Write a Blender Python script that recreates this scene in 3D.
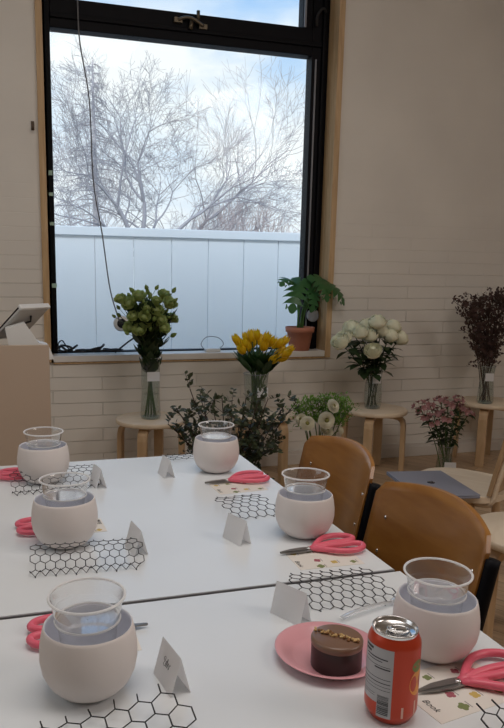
import bpy, bmesh, math, random
from mathutils import Vector, Matrix, Quaternion, noise as mnoise

for _o in list(bpy.data.objects):
    bpy.data.objects.remove(_o)
SC = bpy.context.scene
COL = SC.collection
PI = math.pi
V = Vector
R = math.radians

# ------------------------------------------------------------------ camera
CAM_H = 1.291
pitch, roll, yaw = 0.18048, 0.012074, 0.288468
F_PX, PPX, PPY = 689.9, 203.8, 402.5
cy_, sy_ = math.cos(yaw), math.sin(yaw)
fwd = V((sy_ * math.cos(pitch), cy_ * math.cos(pitch), -math.sin(pitch)))
r0 = V((cy_, -sy_, 0))
u0 = r0.cross(fwd)
rgt = math.cos(roll) * r0 + math.sin(roll) * u0
upv = -math.sin(roll) * r0 + math.cos(roll) * u0
cd = bpy.data.cameras.new('camera')
cam = bpy.data.objects.new('camera', cd)
COL.objects.link(cam)
m3 = Matrix((rgt, upv, -fwd)).transposed()
cam.matrix_world = Matrix.Translation((0, 0, CAM_H)) @ m3.to_4x4()
cd.sensor_fit = 'VERTICAL'
cd.sensor_height = 36.0
cd.lens = F_PX * 36.0 / 728
cd.shift_x = (252 - PPX) / 728
cd.shift_y = (PPY - 364) / 728
cd.clip_start = 0.02
SC.camera = cam

# ------------------------------------------------------------------ colour management
SC.view_settings.view_transform = 'Standard'
SC.view_settings.look = 'None'
SC.view_settings.exposure = 0.0
SC.view_settings.gamma = 1.0
SC.view_settings.use_curve_mapping = False
SC.cycles.transparent_max_bounces = 32
SC.cycles.max_bounces = 10

# ------------------------------------------------------------------ sky
W = bpy.data.worlds.new('sky')
SC.world = W
W.use_nodes = True
nt = W.node_tree
nt.nodes.clear()
def N(t, **kw):
    n = nt.nodes.new(t)
    for k, v in kw.items():
        setattr(n, k, v)
    return n
tc = N('ShaderNodeTexCoord')
sep = N('ShaderNodeSeparateXYZ')
nt.links.new(tc.outputs['Generated'], sep.inputs[0])
ramp = N('ShaderNodeValToRGB')
cr = ramp.color_ramp
cr.elements[0].position = 0.0
cr.elements[0].color = (0.72, 0.80, 0.90, 1)
cr.elements[1].position = 1.0
cr.elements[1].color = (0.30, 0.52, 0.85, 1)
e = cr.elements.new(0.22); e.color = (0.62, 0.76, 0.92, 1)
e = cr.elements.new(0.37); e.color = (0.25, 0.52, 0.92, 1)
nt.links.new(sep.outputs['Z'], ramp.inputs[0])
mp = N('ShaderNodeMapping')
mp.inputs['Scale'].default_value = (1, 1, 2.2)
mp.inputs['Location'].default_value = (0.35, 0.1, 0.05)
nt.links.new(tc.outputs['Generated'], mp.inputs[0])
nz = N('ShaderNodeTexNoise')
nz.inputs['Scale'].default_value = 4.0
nz.inputs['Detail'].default_value = 6
nz.inputs['Roughness'].default_value = 0.55
nt.links.new(mp.outputs[0], nz.inputs[0])
cr2 = N('ShaderNodeValToRGB')
cr2.color_ramp.elements[0].position = 0.36
cr2.color_ramp.elements[1].position = 0.55
nt.links.new(nz.outputs['Fac'], cr2.inputs[0])
low = N('ShaderNodeMapRange')           # clouds thin out upwards
low.inputs['From Min'].default_value = 0.29
low.inputs['From Max'].default_value = 0.39
low.inputs['To Min'].default_value = 1.0
low.inputs['To Max'].default_value = 0.0
nt.links.new(sep.outputs['Z'], low.inputs['Value'])
mul = N('ShaderNodeMath', operation='MULTIPLY')
nt.links.new(cr2.outputs[0], mul.inputs[0])
nt.links.new(low.outputs[0], mul.inputs[1])
mix = N('ShaderNodeMix', data_type='RGBA')
nt.links.new(mul.outputs[0], mix.inputs['Factor'])
nt.links.new(ramp.outputs[0], mix.inputs['A'])
mix.inputs['B'].default_value = (0.93, 0.96, 0.98, 1)
bg = N('ShaderNodeBackground')
bg.inputs['Strength'].default_value = 1.14
nt.links.new(mix.outputs['Result'], bg.inputs[0])
out = N('ShaderNodeOutputWorld')
nt.links.new(bg.outputs[0], out.inputs[0])

# ------------------------------------------------------------------ lights
def area(name, loc, aim, sx, sy, power, col):
    l = bpy.data.lights.new(name, 'AREA')
    l.shape = 'RECTANGLE'
    l.size, l.size_y = sx, sy
    l.energy = power
    l.color = col
    o = bpy.data.objects.new(name, l)
    COL.objects.link(o)
    o.location = loc
    o.rotation_euler = (V(aim) - V(loc)).to_track_quat('-Z', 'Y').to_euler()
    return o
area('ceiling_lamp_light', (0.5, 0.9, 3.8), (0.5, 1.0, 0), 2.2, 1.6, 38, (1.0, 0.94, 0.89))
area('ceiling_lamp_light', (3.4, -0.6, 3.2), (0.7, 0.9, 0.7), 1.4, 1.4, 31, (1.0, 0.90, 0.84))
area('side_window_daylight', (-2.3, 1.8, 2.2), (0.6, 1.9, 0.8), 1.8, 2.0, 13, (0.84, 0.93, 1.0))
sun = bpy.data.lights.new('sun', 'SUN')
sun.energy = 3.1
sun.angle = R(20)
sun.color = (0.93, 0.96, 1.0)
so = bpy.data.objects.new('sun', sun)
COL.objects.link(so)
so.rotation_euler = V((0.35, 0.75, -0.9)).to_track_quat('-Z', 'Y').to_euler()

# ------------------------------------------------------------------ materials
def srgb(r, g, b):
    f = lambda c: (c / 255 / 12.92) if c / 255 <= 0.04045 else ((c / 255 + 0.055) / 1.055) ** 2.4
    return (f(r), f(g), f(b))
MATS = {}
def mat(name, col, rough=0.5, metal=0.0, spec=0.5, vary=0.0, vscale=20.0, vstretch=(1, 1, 1), bump=0.0, bscale=60.0, coat=0.0, sub=0.0):
    if name in MATS:
        return MATS[name]
    m = bpy.data.materials.new(name)
    m.use_nodes = True
    n = m.node_tree
    p = n.nodes['Principled BSDF']
    p.inputs['Base Color'].default_value = (*col, 1)
    p.inputs['Roughness'].default_value = rough
    p.inputs['Metallic'].default_value = metal
    p.inputs['Specular IOR Level'].default_value = spec
    p.inputs['Coat Weight'].default_value = coat
    if sub:
        p.inputs['Subsurface Weight'].default_value = sub
        p.inputs['Subsurface Radius'].default_value = (0.01, 0.01, 0.01)
    if vary or bump:
        t = n.nodes.new('ShaderNodeTexCoord')
        mp = n.nodes.new('ShaderNodeMapping')
        mp.inputs['Scale'].default_value = vstretch
        n.links.new(t.outputs['Object'], mp.inputs[0])
    if vary:
        z = n.nodes.new('ShaderNodeTexNoise')
        z.inputs['Scale'].default_value = vscale
        z.inputs['Detail'].default_value = 4
        n.links.new(mp.outputs[0], z.inputs[0])
        mx = n.nodes.new('ShaderNodeMix')
        mx.data_type = 'RGBA'
        mx.inputs['A'].default_value = (*[c * (1 - vary) for c in col], 1)
        mx.inputs['B'].default_value = (*[min(1, c * (1 + vary)) for c in col], 1)
        n.links.new(z.outputs['Fac'], mx.inputs['Factor'])
        n.links.new(mx.outputs['Result'], p.inputs['Base Color'])
    if bump:
        z = n.nodes.new('ShaderNodeTexNoise')
        z.inputs['Scale'].default_value = bscale
        n.links.new(mp.outputs[0], z.inputs[0])
        b = n.nodes.new('ShaderNodeBump')
        b.inputs['Strength'].default_value = bump
        b.inputs['Distance'].default_value = 0.01
        n.links.new(z.outputs['Fac'], b.inputs['Height'])
        n.links.new(b.outputs[0], p.inputs['Normal'])
    MATS[name] = m
    return m

def clear(name, tint=(1, 1, 1), ior=1.45, body=0.0, bodycol=(0.9, 0.92, 0.95), rough=0.03, gain=1.0, power=4.0):
    """clear thin-walled plastic or glass: see-through with fresnel gloss and a little milky body"""
    m = bpy.data.materials.new(name)
    m.use_nodes = True
    n = m.node_tree
    n.nodes.clear()
    o = n.nodes.new('ShaderNodeOutputMaterial')
    t = n.nodes.new('ShaderNodeBsdfTransparent'); t.inputs[0].default_value = (*tint, 1)
    g = n.nodes.new('ShaderNodeBsdfGlossy'); g.inputs['Roughness'].default_value = rough
    f0 = ((ior - 1) / (ior + 1)) ** 2          # same reflectance seen from either side of the thin wall
    lw = n.nodes.new('ShaderNodeLayerWeight'); lw.inputs['Blend'].default_value = 0.5
    pw = n.nodes.new('ShaderNodeMath'); pw.operation = 'POWER'; pw.inputs[1].default_value = power
    n.links.new(lw.outputs['Facing'], pw.inputs[0])
    ml = n.nodes.new('ShaderNodeMath'); ml.operation = 'MULTIPLY_ADD'; ml.use_clamp = True
    ml.inputs[1].default_value = (1 - f0) * gain; ml.inputs[2].default_value = f0 * gain
    n.links.new(pw.outputs[0], ml.inputs[0])
    a = n.nodes.new('ShaderNodeMixShader')
    n.links.new(ml.outputs[0], a.inputs[0])
    n.links.new(t.outputs[0], a.inputs[1]); n.links.new(g.outputs[0], a.inputs[2])
    last = a
    if body:
        d = n.nodes.new('ShaderNodeBsdfDiffuse'); d.inputs[0].default_value = (*bodycol, 1)
        tl = n.nodes.new('ShaderNodeBsdfTranslucent'); tl.inputs[0].default_value = (*bodycol, 1)
        h = n.nodes.new('ShaderNodeMixShader'); h.inputs[0].default_value = 0.5
        n.links.new(d.outputs[0], h.inputs[1]); n.links.new(tl.outputs[0], h.inputs[2])
        b = n.nodes.new('ShaderNodeMixShader'); b.inputs[0].default_value = body
        n.links.new(a.outputs[0], b.inputs[1]); n.links.new(h.outputs[0], b.inputs[2])
        last = b
    n.links.new(last.outputs[0], o.inputs[0])
    return m

def leafmat(name, col, rough=0.45, trans=0.25):
    m = mat(name, col, rough, vary=0.35 if max(col) < 0.5 else 0.08, vscale=9)
    n = m.node_tree
    p = n.nodes['Principled BSDF']
    o = [x for x in n.nodes if x.type == 'OUTPUT_MATERIAL'][0]
    tl = n.nodes.new('ShaderNodeBsdfTranslucent'); tl.inputs[0].default_value = (*[min(1, c * 1.4) for c in col], 1)
    x = n.nodes.new('ShaderNodeMixShader'); x.inputs[0].default_value = trans
    n.links.new(p.outputs[0], x.inputs[1]); n.links.new(tl.outputs[0], x.inputs[2])
    n.links.new(x.outputs[0], o.inputs[0])
    return m

M_PAPER = leafmat('white_card', (0.88, 0.88, 0.89), 0.7, 0.5)
def woodmat(name, dark, light, rough=0.4, axis=(1, 12, 12), coat=0.0, scale=3.0):
    m = bpy.data.materials.new(name)
    m.use_nodes = True
    n = m.node_tree
    p = n.nodes['Principled BSDF']
    p.inputs['Roughness'].default_value = rough
    p.inputs['Coat Weight'].default_value = coat
    p.inputs['Coat Roughness'].default_value = 0.2
    t = n.nodes.new('ShaderNodeTexCoord')
    mp = n.nodes.new('ShaderNodeMapping'); mp.inputs['Scale'].default_value = axis
    n.links.new(t.outputs['Object'], mp.inputs[0])
    z = n.nodes.new('ShaderNodeTexNoise'); z.inputs['Scale'].default_value = scale; z.inputs['Detail'].default_value = 5
    z.inputs['Distortion'].default_value = 0.6
    n.links.new(mp.outputs[0], z.inputs[0])
    c = n.nodes.new('ShaderNodeValToRGB')
    c.color_ramp.elements[0].position = 0.3; c.color_ramp.elements[0].color = (*dark, 1)
    c.color_ramp.elements[1].position = 0.7; c.color_ramp.elements[1].color = (*light, 1)
    n.links.new(z.outputs['Fac'], c.inputs[0])
    n.links.new(c.outputs[0], p.inputs['Base Color'])
    return m

def brickmat():
    m = bpy.data.materials.new('painted_brick')
    m.use_nodes = True
    n = m.node_tree
    p = n.nodes['Principled BSDF']
    p.inputs['Roughness'].default_value = 0.55
    t = n.nodes.new('ShaderNodeTexCoord')
    s = n.nodes.new('ShaderNodeSeparateXYZ'); n.links.new(t.outputs['Object'], s.inputs[0])
    c = n.nodes.new('ShaderNodeCombineXYZ')
    a = n.nodes.new('ShaderNodeMath'); a.operation = 'ADD'
    n.links.new(s.outputs['X'], a.inputs[0]); n.links.new(s.outputs['Y'], a.inputs[1])
    n.links.new(a.outputs[0], c.inputs[0]); n.links.new(s.outputs['Z'], c.inputs[1])
    b = n.nodes.new('ShaderNodeTexBrick')
    b.inputs['Scale'].default_value = 1.0
    b.inputs['Brick Width'].default_value = 0.62
    b.inputs['Row Height'].default_value = 0.083
    b.inputs['Mortar Size'].default_value = 0.003
    b.inputs['Mortar Smooth'].default_value = 0.7
    b.inputs['Color1'].default_value = (1, 1, 1, 1); b.inputs['Color2'].default_value = (0.96, 0.96, 0.96, 1)
    b.inputs['Mortar'].default_value = (0.2, 0.2, 0.2, 1)
    wob = n.nodes.new('ShaderNodeTexNoise'); wob.inputs['Scale'].default_value = 2.5
    n.links.new(t.outputs['Object'], wob.inputs[0])
    va = n.nodes.new('ShaderNodeVectorMath'); va.operation = 'MULTIPLY_ADD'
    n.links.new(wob.outputs['Color'], va.inputs[0]); va.inputs[1].default_value = (0.01, 0.012, 0); n.links.new(c.outputs[0], va.inputs[2])
    n.links.new(va.outputs[0], b.inputs['Vector'])
    # the courses are buried under paint higher up the wall
    mr = n.nodes.new('ShaderNodeMapRange')
    mr.inputs['From Min'].default_value = 1.0; mr.inputs['From Max'].default_value = 1.9
    mr.inputs['To Min'].default_value = 0.75; mr.inputs['To Max'].default_value = 0.06
    n.links.new(s.outputs['Z'], mr.inputs['Value'])
    bu = n.nodes.new('ShaderNodeBump'); bu.inputs['Distance'].default_value = 0.012
    n.links.new(mr.outputs[0], bu.inputs['Strength'])
    z = n.nodes.new('ShaderNodeTexNoise'); z.inputs['Scale'].default_value = 9; z.inputs['Detail'].default_value = 6
    n.links.new(t.outputs['Object'], z.inputs[0])
    ad = n.nodes.new('ShaderNodeMath'); ad.operation = 'MULTIPLY_ADD'; ad.inputs[1].default_value = 0.22
    n.links.new(z.outputs['Fac'], ad.inputs[0]); n.links.new(b.outputs['Color'], ad.inputs[2])
    n.links.new(ad.outputs[0], bu.inputs['Height'])
    n.links.new(bu.outputs[0], p.inputs['Normal'])
    z2 = n.nodes.new('ShaderNodeTexNoise'); z2.inputs['Scale'].default_value = 1.6; z2.inputs['Detail'].default_value = 5
    n.links.new(t.outputs['Object'], z2.inputs[0])
    cr = n.nodes.new('ShaderNodeValToRGB')
    cr.color_ramp.elements[0].position = 0.3; cr.color_ramp.elements[0].color = (0.72, 0.68, 0.62, 1)
    cr.color_ramp.elements[1].position = 0.7; cr.color_ramp.elements[1].color = (0.80, 0.76, 0.69, 1)
    n.links.new(z2.outputs['Fac'], cr.inputs[0])
    # a little grime in the joints
    mm = n.nodes.new('ShaderNodeMix'); mm.data_type = 'RGBA'; mm.blend_type = 'MULTIPLY'
    mf = n.nodes.new('ShaderNodeMath'); mf.operation = 'MULTIPLY'; mf.inputs[1].default_value = 0.10
    n.links.new(mr.outputs[0], mf.inputs[0])
    n.links.new(mf.outputs[0], mm.inputs['Factor'])
    n.links.new(cr.outputs[0], mm.inputs['A']); n.links.new(b.outputs['Color'], mm.inputs['B'])
    n.links.new(mm.outputs['Result'], p.inputs['Base Color'])
    return m

def floormat():
    m = bpy.data.materials.new('plank_floor')
    m.use_nodes = True
    n = m.node_tree
    p = n.nodes['Principled BSDF']
    p.inputs['Roughness'].default_value = 0.38
    t = n.nodes.new('ShaderNodeTexCoord')
    b = n.nodes.new('ShaderNodeTexBrick')
    b.inputs['Scale'].default_value = 1.0
    b.inputs['Brick Width'].default_value = 1.1; b.inputs['Row Height'].default_value = 0.09
    b.inputs['Mortar Size'].default_value = 0.0015
    b.inputs['Color1'].default_value = (0.42, 0.28, 0.165, 1); b.inputs['Color2'].default_value = (0.54, 0.38, 0.235, 1)
    b.inputs['Mortar'].default_value = (0.10, 0.06, 0.035, 1)
    mr = n.nodes.new('ShaderNodeMapping'); mr.inputs['Rotation'].default_value = (0, 0, R(58))
    n.links.new(t.outputs['Object'], mr.inputs[0]); n.links.new(mr.outputs[0], b.inputs['Vector'])
    mp = n.nodes.new('ShaderNodeMapping'); mp.inputs['Scale'].default_value = (3, 30, 1)
    n.links.new(mr.outputs[0], mp.inputs[0])
    z = n.nodes.new('ShaderNodeTexNoise'); z.inputs['Scale'].default_value = 2; z.inputs['Detail'].default_value = 5
    n.links.new(mp.outputs[0], z.inputs[0])
    mm = n.nodes.new('ShaderNodeMix'); mm.data_type = 'RGBA'; mm.blend_type = 'OVERLAY'; mm.inputs['Factor'].default_value = 0.5
    n.links.new(b.outputs['Color'], mm.inputs['A']); n.links.new(z.outputs['Fac'], mm.inputs['B'])
    n.links.new(mm.outputs['Result'], p.inputs['Base Color'])
    return m

M_BRICK = brickmat()
M_FLOOR = floormat()
M_PLASTER = mat('plaster', (0.62, 0.58, 0.53), 0.8, vary=0.05, vscale=3)
M_CEIL = mat('ceiling_paint', (0.7, 0.68, 0.65), 0.9)
M_WHITEPAINT = mat('white_trim_paint', (0.66, 0.62, 0.57), 0.45, vary=0.06, vscale=4)
M_BLACK = mat('black_powder_coat', (0.004, 0.004, 0.006), 0.5, spec=0.12)
M_BLACKRUB = mat('black_rubber', (0.012, 0.012, 0.014), 0.6)
M_STRIP = mat('grey_gasket', (0.22, 0.23, 0.26), 0.4)
M_CASING = woodmat('raw_pine', (0.46, 0.29, 0.14), (0.62, 0.43, 0.24), 0.5, (14, 14, 1.2))
M_SILL = mat('sill_stone', (0.75, 0.72, 0.68), 0.35, vary=0.08, vscale=12)
M_TABLE = mat('white_laminate', (0.78, 0.81, 0.83), 0.27, vary=0.03, vscale=6, spec=0.6)
M_EDGE = mat('grey_edge_band', (0.25, 0.25, 0.26), 0.5)
M_STEEL = mat('steel', (0.55, 0.55, 0.56), 0.25, 1.0)
M_DARKSTEEL = mat('dark_blade_steel', (0.26, 0.25, 0.24), 0.38, 0.8)
M_CHROME = mat('chrome', (0.8, 0.8, 0.8), 0.12, 1.0)
M_BOWL = mat('matt_white_ceramic', (0.78, 0.725, 0.70), 0.65, spec=0.3)
M_PLY = woodmat('varnished_plywood', (0.27, 0.108, 0.020), (0.37, 0.165, 0.036), 0.3, (10, 1.5, 10), coat=0.4)
M_BIRCH = woodmat('birch', (0.70, 0.56, 0.40), (0.78, 0.65, 0.49), 0.4, (2, 9, 9))
M_BIRCHB = woodmat('birch_bent_leg', (0.50, 0.33, 0.18), (0.60, 0.42, 0.25), 0.4, (9, 9, 2))
M_PINK = mat('pink_handle_plastic', (0.80, 0.135, 0.20), 0.35)
M_CREAM = mat('cream_card', (0.78, 0.735, 0.675), 0.65)
M_WIRE = mat('dark_wire', (0.02, 0.02, 0.022), 0.45, 0.3)
M_CUP = clear('clear_cup_plastic', ior=1.6, body=0.07, gain=1.8, power=3.0)
M_CUPRIM = clear('cup_rim_glint', ior=1.6, body=0.8, bodycol=(1.0, 1.0, 1.0), gain=1.5)  # milky white body stands in for reflections on the clear rims
M_CUPGLINT = clear('cup_window_glint', ior=1.5, body=0.30, bodycol=(0.93, 0.95, 1.0), gain=1.6, power=2.0)  # pale body colour imitates the window mirrored inside the cup
M_GLASS = clear('vase_glass', tint=(0.80, 0.85, 0.82), ior=1.5, body=0.06, gain=1.6, power=3.0)
M_GLASSRIM = clear('vase_rim_glass', tint=(0.8, 0.9, 0.86), ior=1.6, body=0.3)
M_WATER = clear('vase_water', tint=(0.90, 0.94, 0.92), ior=1.2)
M_PANE = clear('window_glass', tint=(0.97, 0.985, 0.98), ior=1.35, body=0.012, gain=0.5)
M_STEM = leafmat('green_stem', (0.07, 0.14, 0.035), trans=0.1)
M_DKSTEM = mat('brown_stem', (0.05, 0.028, 0.018), 0.7)
M_DKGREEN = leafmat('dark_green_leaf', (0.035, 0.065, 0.025))
M_GREEN = leafmat('mid_green_leaf', (0.08, 0.19, 0.04))
M_EUCA = leafmat('olive_dark_leaf', (0.062, 0.078, 0.036), trans=0.15)

# ------------------------------------------------------------------ mesh helper
class MB:
    def __init__(self):
        self.v = []; self.f = []; self.mi = []; self.sm = []; self.mats = []
    def m(self, material):
        if material not in self.mats:
            self.mats.append(material)
        self._cur = self.mats.index(material)
        return self
    _cur = 0
    def add(self, verts, faces, smooth=True):
        o = len(self.v)
        self.v += [tuple(p) for p in verts]
        for f in faces:
            self.f.append(tuple(i + o for i in f)); self.mi.append(self._cur); self.sm.append(smooth)
    def box(self, a, b, M=None):
        x0, y0, z0 = a; x1, y1, z1 = b
        vs = [V(p) for p in ((x0, y0, z0), (x1, y0, z0), (x1, y1, z0), (x0, y1, z0), (x0, y0, z1), (x1, y0, z1), (x1, y1, z1), (x0, y1, z1))]
        if M: vs = [M @ p for p in vs]
        self.add(vs, [(0, 3, 2, 1), (4, 5, 6, 7), (0, 1, 5, 4), (1, 2, 6, 5), (2, 3, 7, 6), (3, 0, 4, 7)], False)
    def tube(self, pts, r, n=6, closed=False, cap=True, flat=None):
        pts = [V(p) for p in pts]
        k = len(pts)
        rs = r if isinstance(r, (list, tuple)) else [r] * k
        rings = []
        prev = None
        for i in range(k):
            if closed:
                d = pts[(i + 1) % k] - pts[i - 1]
            else:
                d = pts[min(i + 1, k - 1)] - pts[max(i - 1, 0)]
            if d.length < 1e-9: d = V((0, 0, 1))
            d.normalize()
            if prev is None:
                a = d.orthogonal().normalized() if flat is None else V(flat)
                a = (a - d * a.dot(d)).normalized()
            else:
                a = prev - d * prev.dot(d)
                a = a.normalized() if a.length > 1e-6 else d.orthogonal().normalized()
            if flat is not None:
                a = V(flat) - d * V(flat).dot(d); a.normalize()
            b = d.cross(a)
            prev = a
            ra = rs[i]
            rb = ra
            if isinstance(ra, tuple): ra, rb = ra
            rings.append([pts[i] + a * (ra * math.cos(2 * PI * j / n)) + b * (rb * math.sin(2 * PI * j / n)) for j in range(n)])
        vs = [p for g in rings for p in g]
        fs = []
        for i in range(k if closed else k - 1):
            q = (i + 1) % k
            for j in range(n):
                fs.append((i * n + j, i * n + (j + 1) % n, q * n + (j + 1) % n, q * n + j))
        if cap and not closed:
            fs.append(tuple(range(n - 1, -1, -1))); fs.append(tuple((k - 1) * n + j for j in range(n)))
        self.add(vs, fs)
    def lathe(self, prof, n=32, c=(0, 0, 0), cap0=False, cap1=False, M=None):
        vs = []
        for r, z in prof:
            for j in range(n):
                p = V((c[0] + r * math.cos(2 * PI * j / n), c[1] + r * math.sin(2 * PI * j / n), c[2] + z))
                vs.append(M @ p if M else p)
        fs = []
        for i in range(len(prof) - 1):
            for j in range(n):
                fs.append((i * n + j, i * n + (j + 1) % n, (i + 1) * n + (j + 1) % n, (i + 1) * n + j))
        if cap0: fs.append(tuple(range(n - 1, -1, -1)))
        if cap1: fs.append(tuple((len(prof) - 1) * n + j for j in range(n)))
        self.add(vs, fs)
    def ball(self, c, r, nu=8, nv=6, sc=(1, 1, 1), M=None):
        prof = []
        vs = []; fs = []
        for i in range(nv + 1):
            t = PI * i / nv
            for j in range(nu):
                p = V((math.sin(t) * math.cos(2 * PI * j / nu) * sc[0], math.sin(t) * math.sin(2 * PI * j / nu) * sc[1], math.cos(t) * sc[2])) * r
                if M: p = M @ p
                vs.append(p + V(c))
        for i in range(nv):
            for j in range(nu):
                fs.append((i * nu + j, (i + 1) * nu + j, (i + 1) * nu + (j + 1) % nu, i * nu + (j + 1) % nu))
        self.add(vs, fs)
    def prism(self, poly, z0, z1, M=None, smooth=False):
        k = len(poly)
        vs = [V((x, y, z0)) for x, y in poly] + [V((x, y, z1)) for x, y in poly]
        if M: vs = [M @ p for p in vs]
        fs = [tuple(range(k - 1, -1, -1)), tuple(range(k, 2 * k))]
        self.add(vs, fs, False)
        self.add(vs, [(i, (i + 1) % k, k + (i + 1) % k, k + i) for i in range(k)], smooth)
    def leaf(self, p, d, up, L, w, fold=0.15, droop=0.0):
        """a folded pointed leaf blade"""
        p = V(p); d = V(d).normalized()
        s = d.cross(V(up))
        s = s.normalized() if s.length > 1e-4 else d.orthogonal().normalized()
        u = s.cross(d)
        pts = []
        for t, ww in ((0, 0.08), (0.3, 0.9), (0.62, 0.8), (1.0, 0.02)):
            c = p + d * (L * t) - u * (droop * L * t * t)
            pts += [c - s * (w * ww) + u * (fold * w * ww), c, c + s * (w * ww) + u * (fold * w * ww)]
        fs = []
        for i in range(3):
            for j in range(2):
                fs.append((i * 3 + j, i * 3 + j + 1, i * 3 + j + 4, i * 3 + j + 3))
        self.add(pts, fs)
    def build(self, name, material=None, parent=None, loc=None, q=None, bevel=0.0):
        me = bpy.data.meshes.new(name)
        me.from_pydata(self.v, [], self.f)
        mats = self.mats if self.mats else [material]
        for x in mats: me.materials.append(x)
        if self.mats:
            me.polygons.foreach_set('material_index', self.mi)
        me.polygons.foreach_set('use_smooth', self.sm)
        me.update()
        bm = bmesh.new(); bm.from_mesh(me)
        bmesh.ops.recalc_face_normals(bm, faces=bm.faces)
        bm.to_mesh(me); bm.free()
        return link(name, me, parent, loc, q, bevel)

def link(name, me, parent=None, loc=None, q=None, bevel=0.0):
    o = bpy.data.objects.new(name, me)
    COL.objects.link(o)
    if parent: o.parent = parent
    if loc is not None: o.location = loc
    if q is not None:
        o.rotation_mode = 'QUATERNION'; o.rotation_quaternion = q
    if bevel:
        b = o.modifiers.new('bevel', 'BEVEL'); b.width = bevel; b.segments = 3; b.limit_method = 'ANGLE'
    return o
def box(name, a, b, material, parent=None, bevel=0.0, loc=None):
    mb = MB(); mb.box(a, b)
    return mb.build(name, material, parent, loc, bevel=bevel)
def thing(name, label, cat, loc=(0, 0, 0), rz=0.0, group=None):
    o = bpy.data.objects.new(name, None)
    COL.objects.link(o)
    o.empty_display_size = 0.05
    o.location = loc
    o.rotation_euler = (0, 0, rz)
    return tag(o, label, cat, group)
def tag(o, label, cat, group=None, kind=None):
    o['label'] = label; o['category'] = cat
    if group: o['group'] = group
    if kind: o['kind'] = kind
    return o
def struct(o):
    o['kind'] = 'structure'
    return o
def dup(root, loc, rz=0.0, label=None):
    r = root.copy(); COL.objects.link(r)
    r.location = loc; r.rotation_euler = (0, 0, rz)
    if label: r['label'] = label
    for ch in list(root.children):
        c = ch.copy(); COL.objects.link(c); c.parent = r
        for g in list(ch.children):
            d = g.copy(); COL.objects.link(d); d.parent = c
    return r
def bez(a, b, c, n=6):
    a, b, c = V(a), V(b), V(c)
    return [a * ((1 - t) ** 2) + b * (2 * t * (1 - t)) + c * (t * t) for t in [i / n for i in range(n + 1)]]
def catmull(pts, n=6, closed=False):
    pts = [V(p) for p in pts]
    k = len(pts); o = []
    rng = range(k) if closed else range(k - 1)
    for i in rng:
        if closed:
            p0, p1, p2, p3 = pts[i - 1], pts[i], pts[(i + 1) % k], pts[(i + 2) % k]
        else:
            p0, p1, p2, p3 = pts[max(i - 1, 0)], pts[i], pts[i + 1], pts[min(i + 2, k - 1)]
        for j in range(n):
            t = j / n
            o.append(0.5 * ((2 * p1) + (p2 - p0) * t + (2 * p0 - 5 * p1 + 4 * p2 - p3) * t * t + (3 * p1 - p0 - 3 * p2 + p3) * t ** 3))
    if not closed: o.append(pts[-1])
    return o

# ================================================================== THE ROOM
WY = 4.34                      # room face of the back wall
XL, XR, YN, ZC = -2.6, 5.2, -3.6, 4.0
WX0, WX1, WZ0, WZ1 = 0.30, 2.17, 0.755, 3.62     # window opening
mb = MB()
mb.box((XL, WY, 0), (WX0, WY + 0.3, ZC)); mb.box((WX1, WY, 0), (XR, WY + 0.3, ZC))
mb.box((WX0, WY, 0), (WX1, WY + 0.3, WZ0)); mb.box((WX0, WY, WZ1), (WX1, WY + 0.3, ZC))
struct(mb.build('wall_back', M_BRICK))
struct(box('floor', (XL - 0.2, YN - 0.2, -0.1), (XR + 0.2, WY + 0.3, 0), M_FLOOR))
struct(box('ceiling', (XL - 0.2, YN - 0.2, ZC), (XR + 0.2, WY + 0.3, ZC + 0.1), M_CEIL))
struct(box('wall_left', (XL - 0.2, YN, 0), (XL, WY, ZC), M_PLASTER))
struct(box('wall_right', (XR, YN, 0), (XR + 0.2, WY, ZC), M_PLASTER))
struct(box('wall_front', (XL, YN - 0.2, 0), (XR, YN, ZC), M_PLASTER))
bb = MB(); bb.box((XL, WY - 0.02, 0), (XR, WY, 0.10)); bb.box((XL, WY - 0.028, 0), (XR, WY - 0.02, 0.075))
struct(bb.build('baseboard_back', M_WHITEPAINT, bevel=0.004))

# window: black metal frame, two lights, a gasket line on the right
win = struct(bpy.data.objects.new('window_1', None)); COL.objects.link(win)
FY0, FY1 = 4.46, 4.55
fr = MB()
fr.box((WX0, FY0, WZ0), (0.352, FY1, WZ1)); fr.box((2.035, FY0, WZ0), (WX1, FY1, WZ1))
fr.box((0.352, FY0 + 0.02, WZ0), (2.035, FY1, 0.806)); fr.box((0.352, FY0, 2.722), (2.035, FY1, 2.888))
fr.box((0.352, FY0 + 0.01, 2.888), (0.40, FY1, WZ1)); fr.box((1.968, FY0 + 0.01, 2.888), (2.035, FY1, WZ1))
fr.box((0.352, FY0 - 0.014, 2.775), (2.10, FY0, 2.80)); fr.box((2.10, FY0 - 0.02, WZ0), (2.125, FY0, WZ1))
fr.box((0.352, FY0, WZ1 - 0.06), (2.035, FY1, WZ1))
fr.build('window_frame', M_BLACK, win, bevel=0.004)
gs = MB(); gs.box((2.056, FY0 - 0.008, 0.80), (2.066, FY0, 2.70)); gs.box((1.972, FY0 - 0.004, 2.89), (1.985, FY0 + 0.01, WZ1 - 0.06))
gs.build('gasket', M_STRIP, win)
pn = MB(); pn.box((0.34, 4.498, 0.80), (2.045, 4.504, 2.73)); pn.box((0.38, 4.498, 2.87), (1.99, 4.504, WZ1 - 0.04))
pn.build('pane', M_PANE, win)
lt = MB()
lt.box((1.10, 4.435, 2.822), (1.15, 4.46, 2.85)); lt.box((1.26, 4.435, 2.80), (1.31, 4.46, 2.828))
lt.tube(catmull([(1.125, 4.432, 2.836), (1.17, 4.425, 2.85), (1.22, 4.425, 2.845), (1.285, 4.432, 2.814)], 5), 0.010, 6)
lt.tube([(1.20, 4.43, 2.79), (1.205, 4.43, 2.81), (1.21, 4.44, 2.84)], 0.014, 6)
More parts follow.
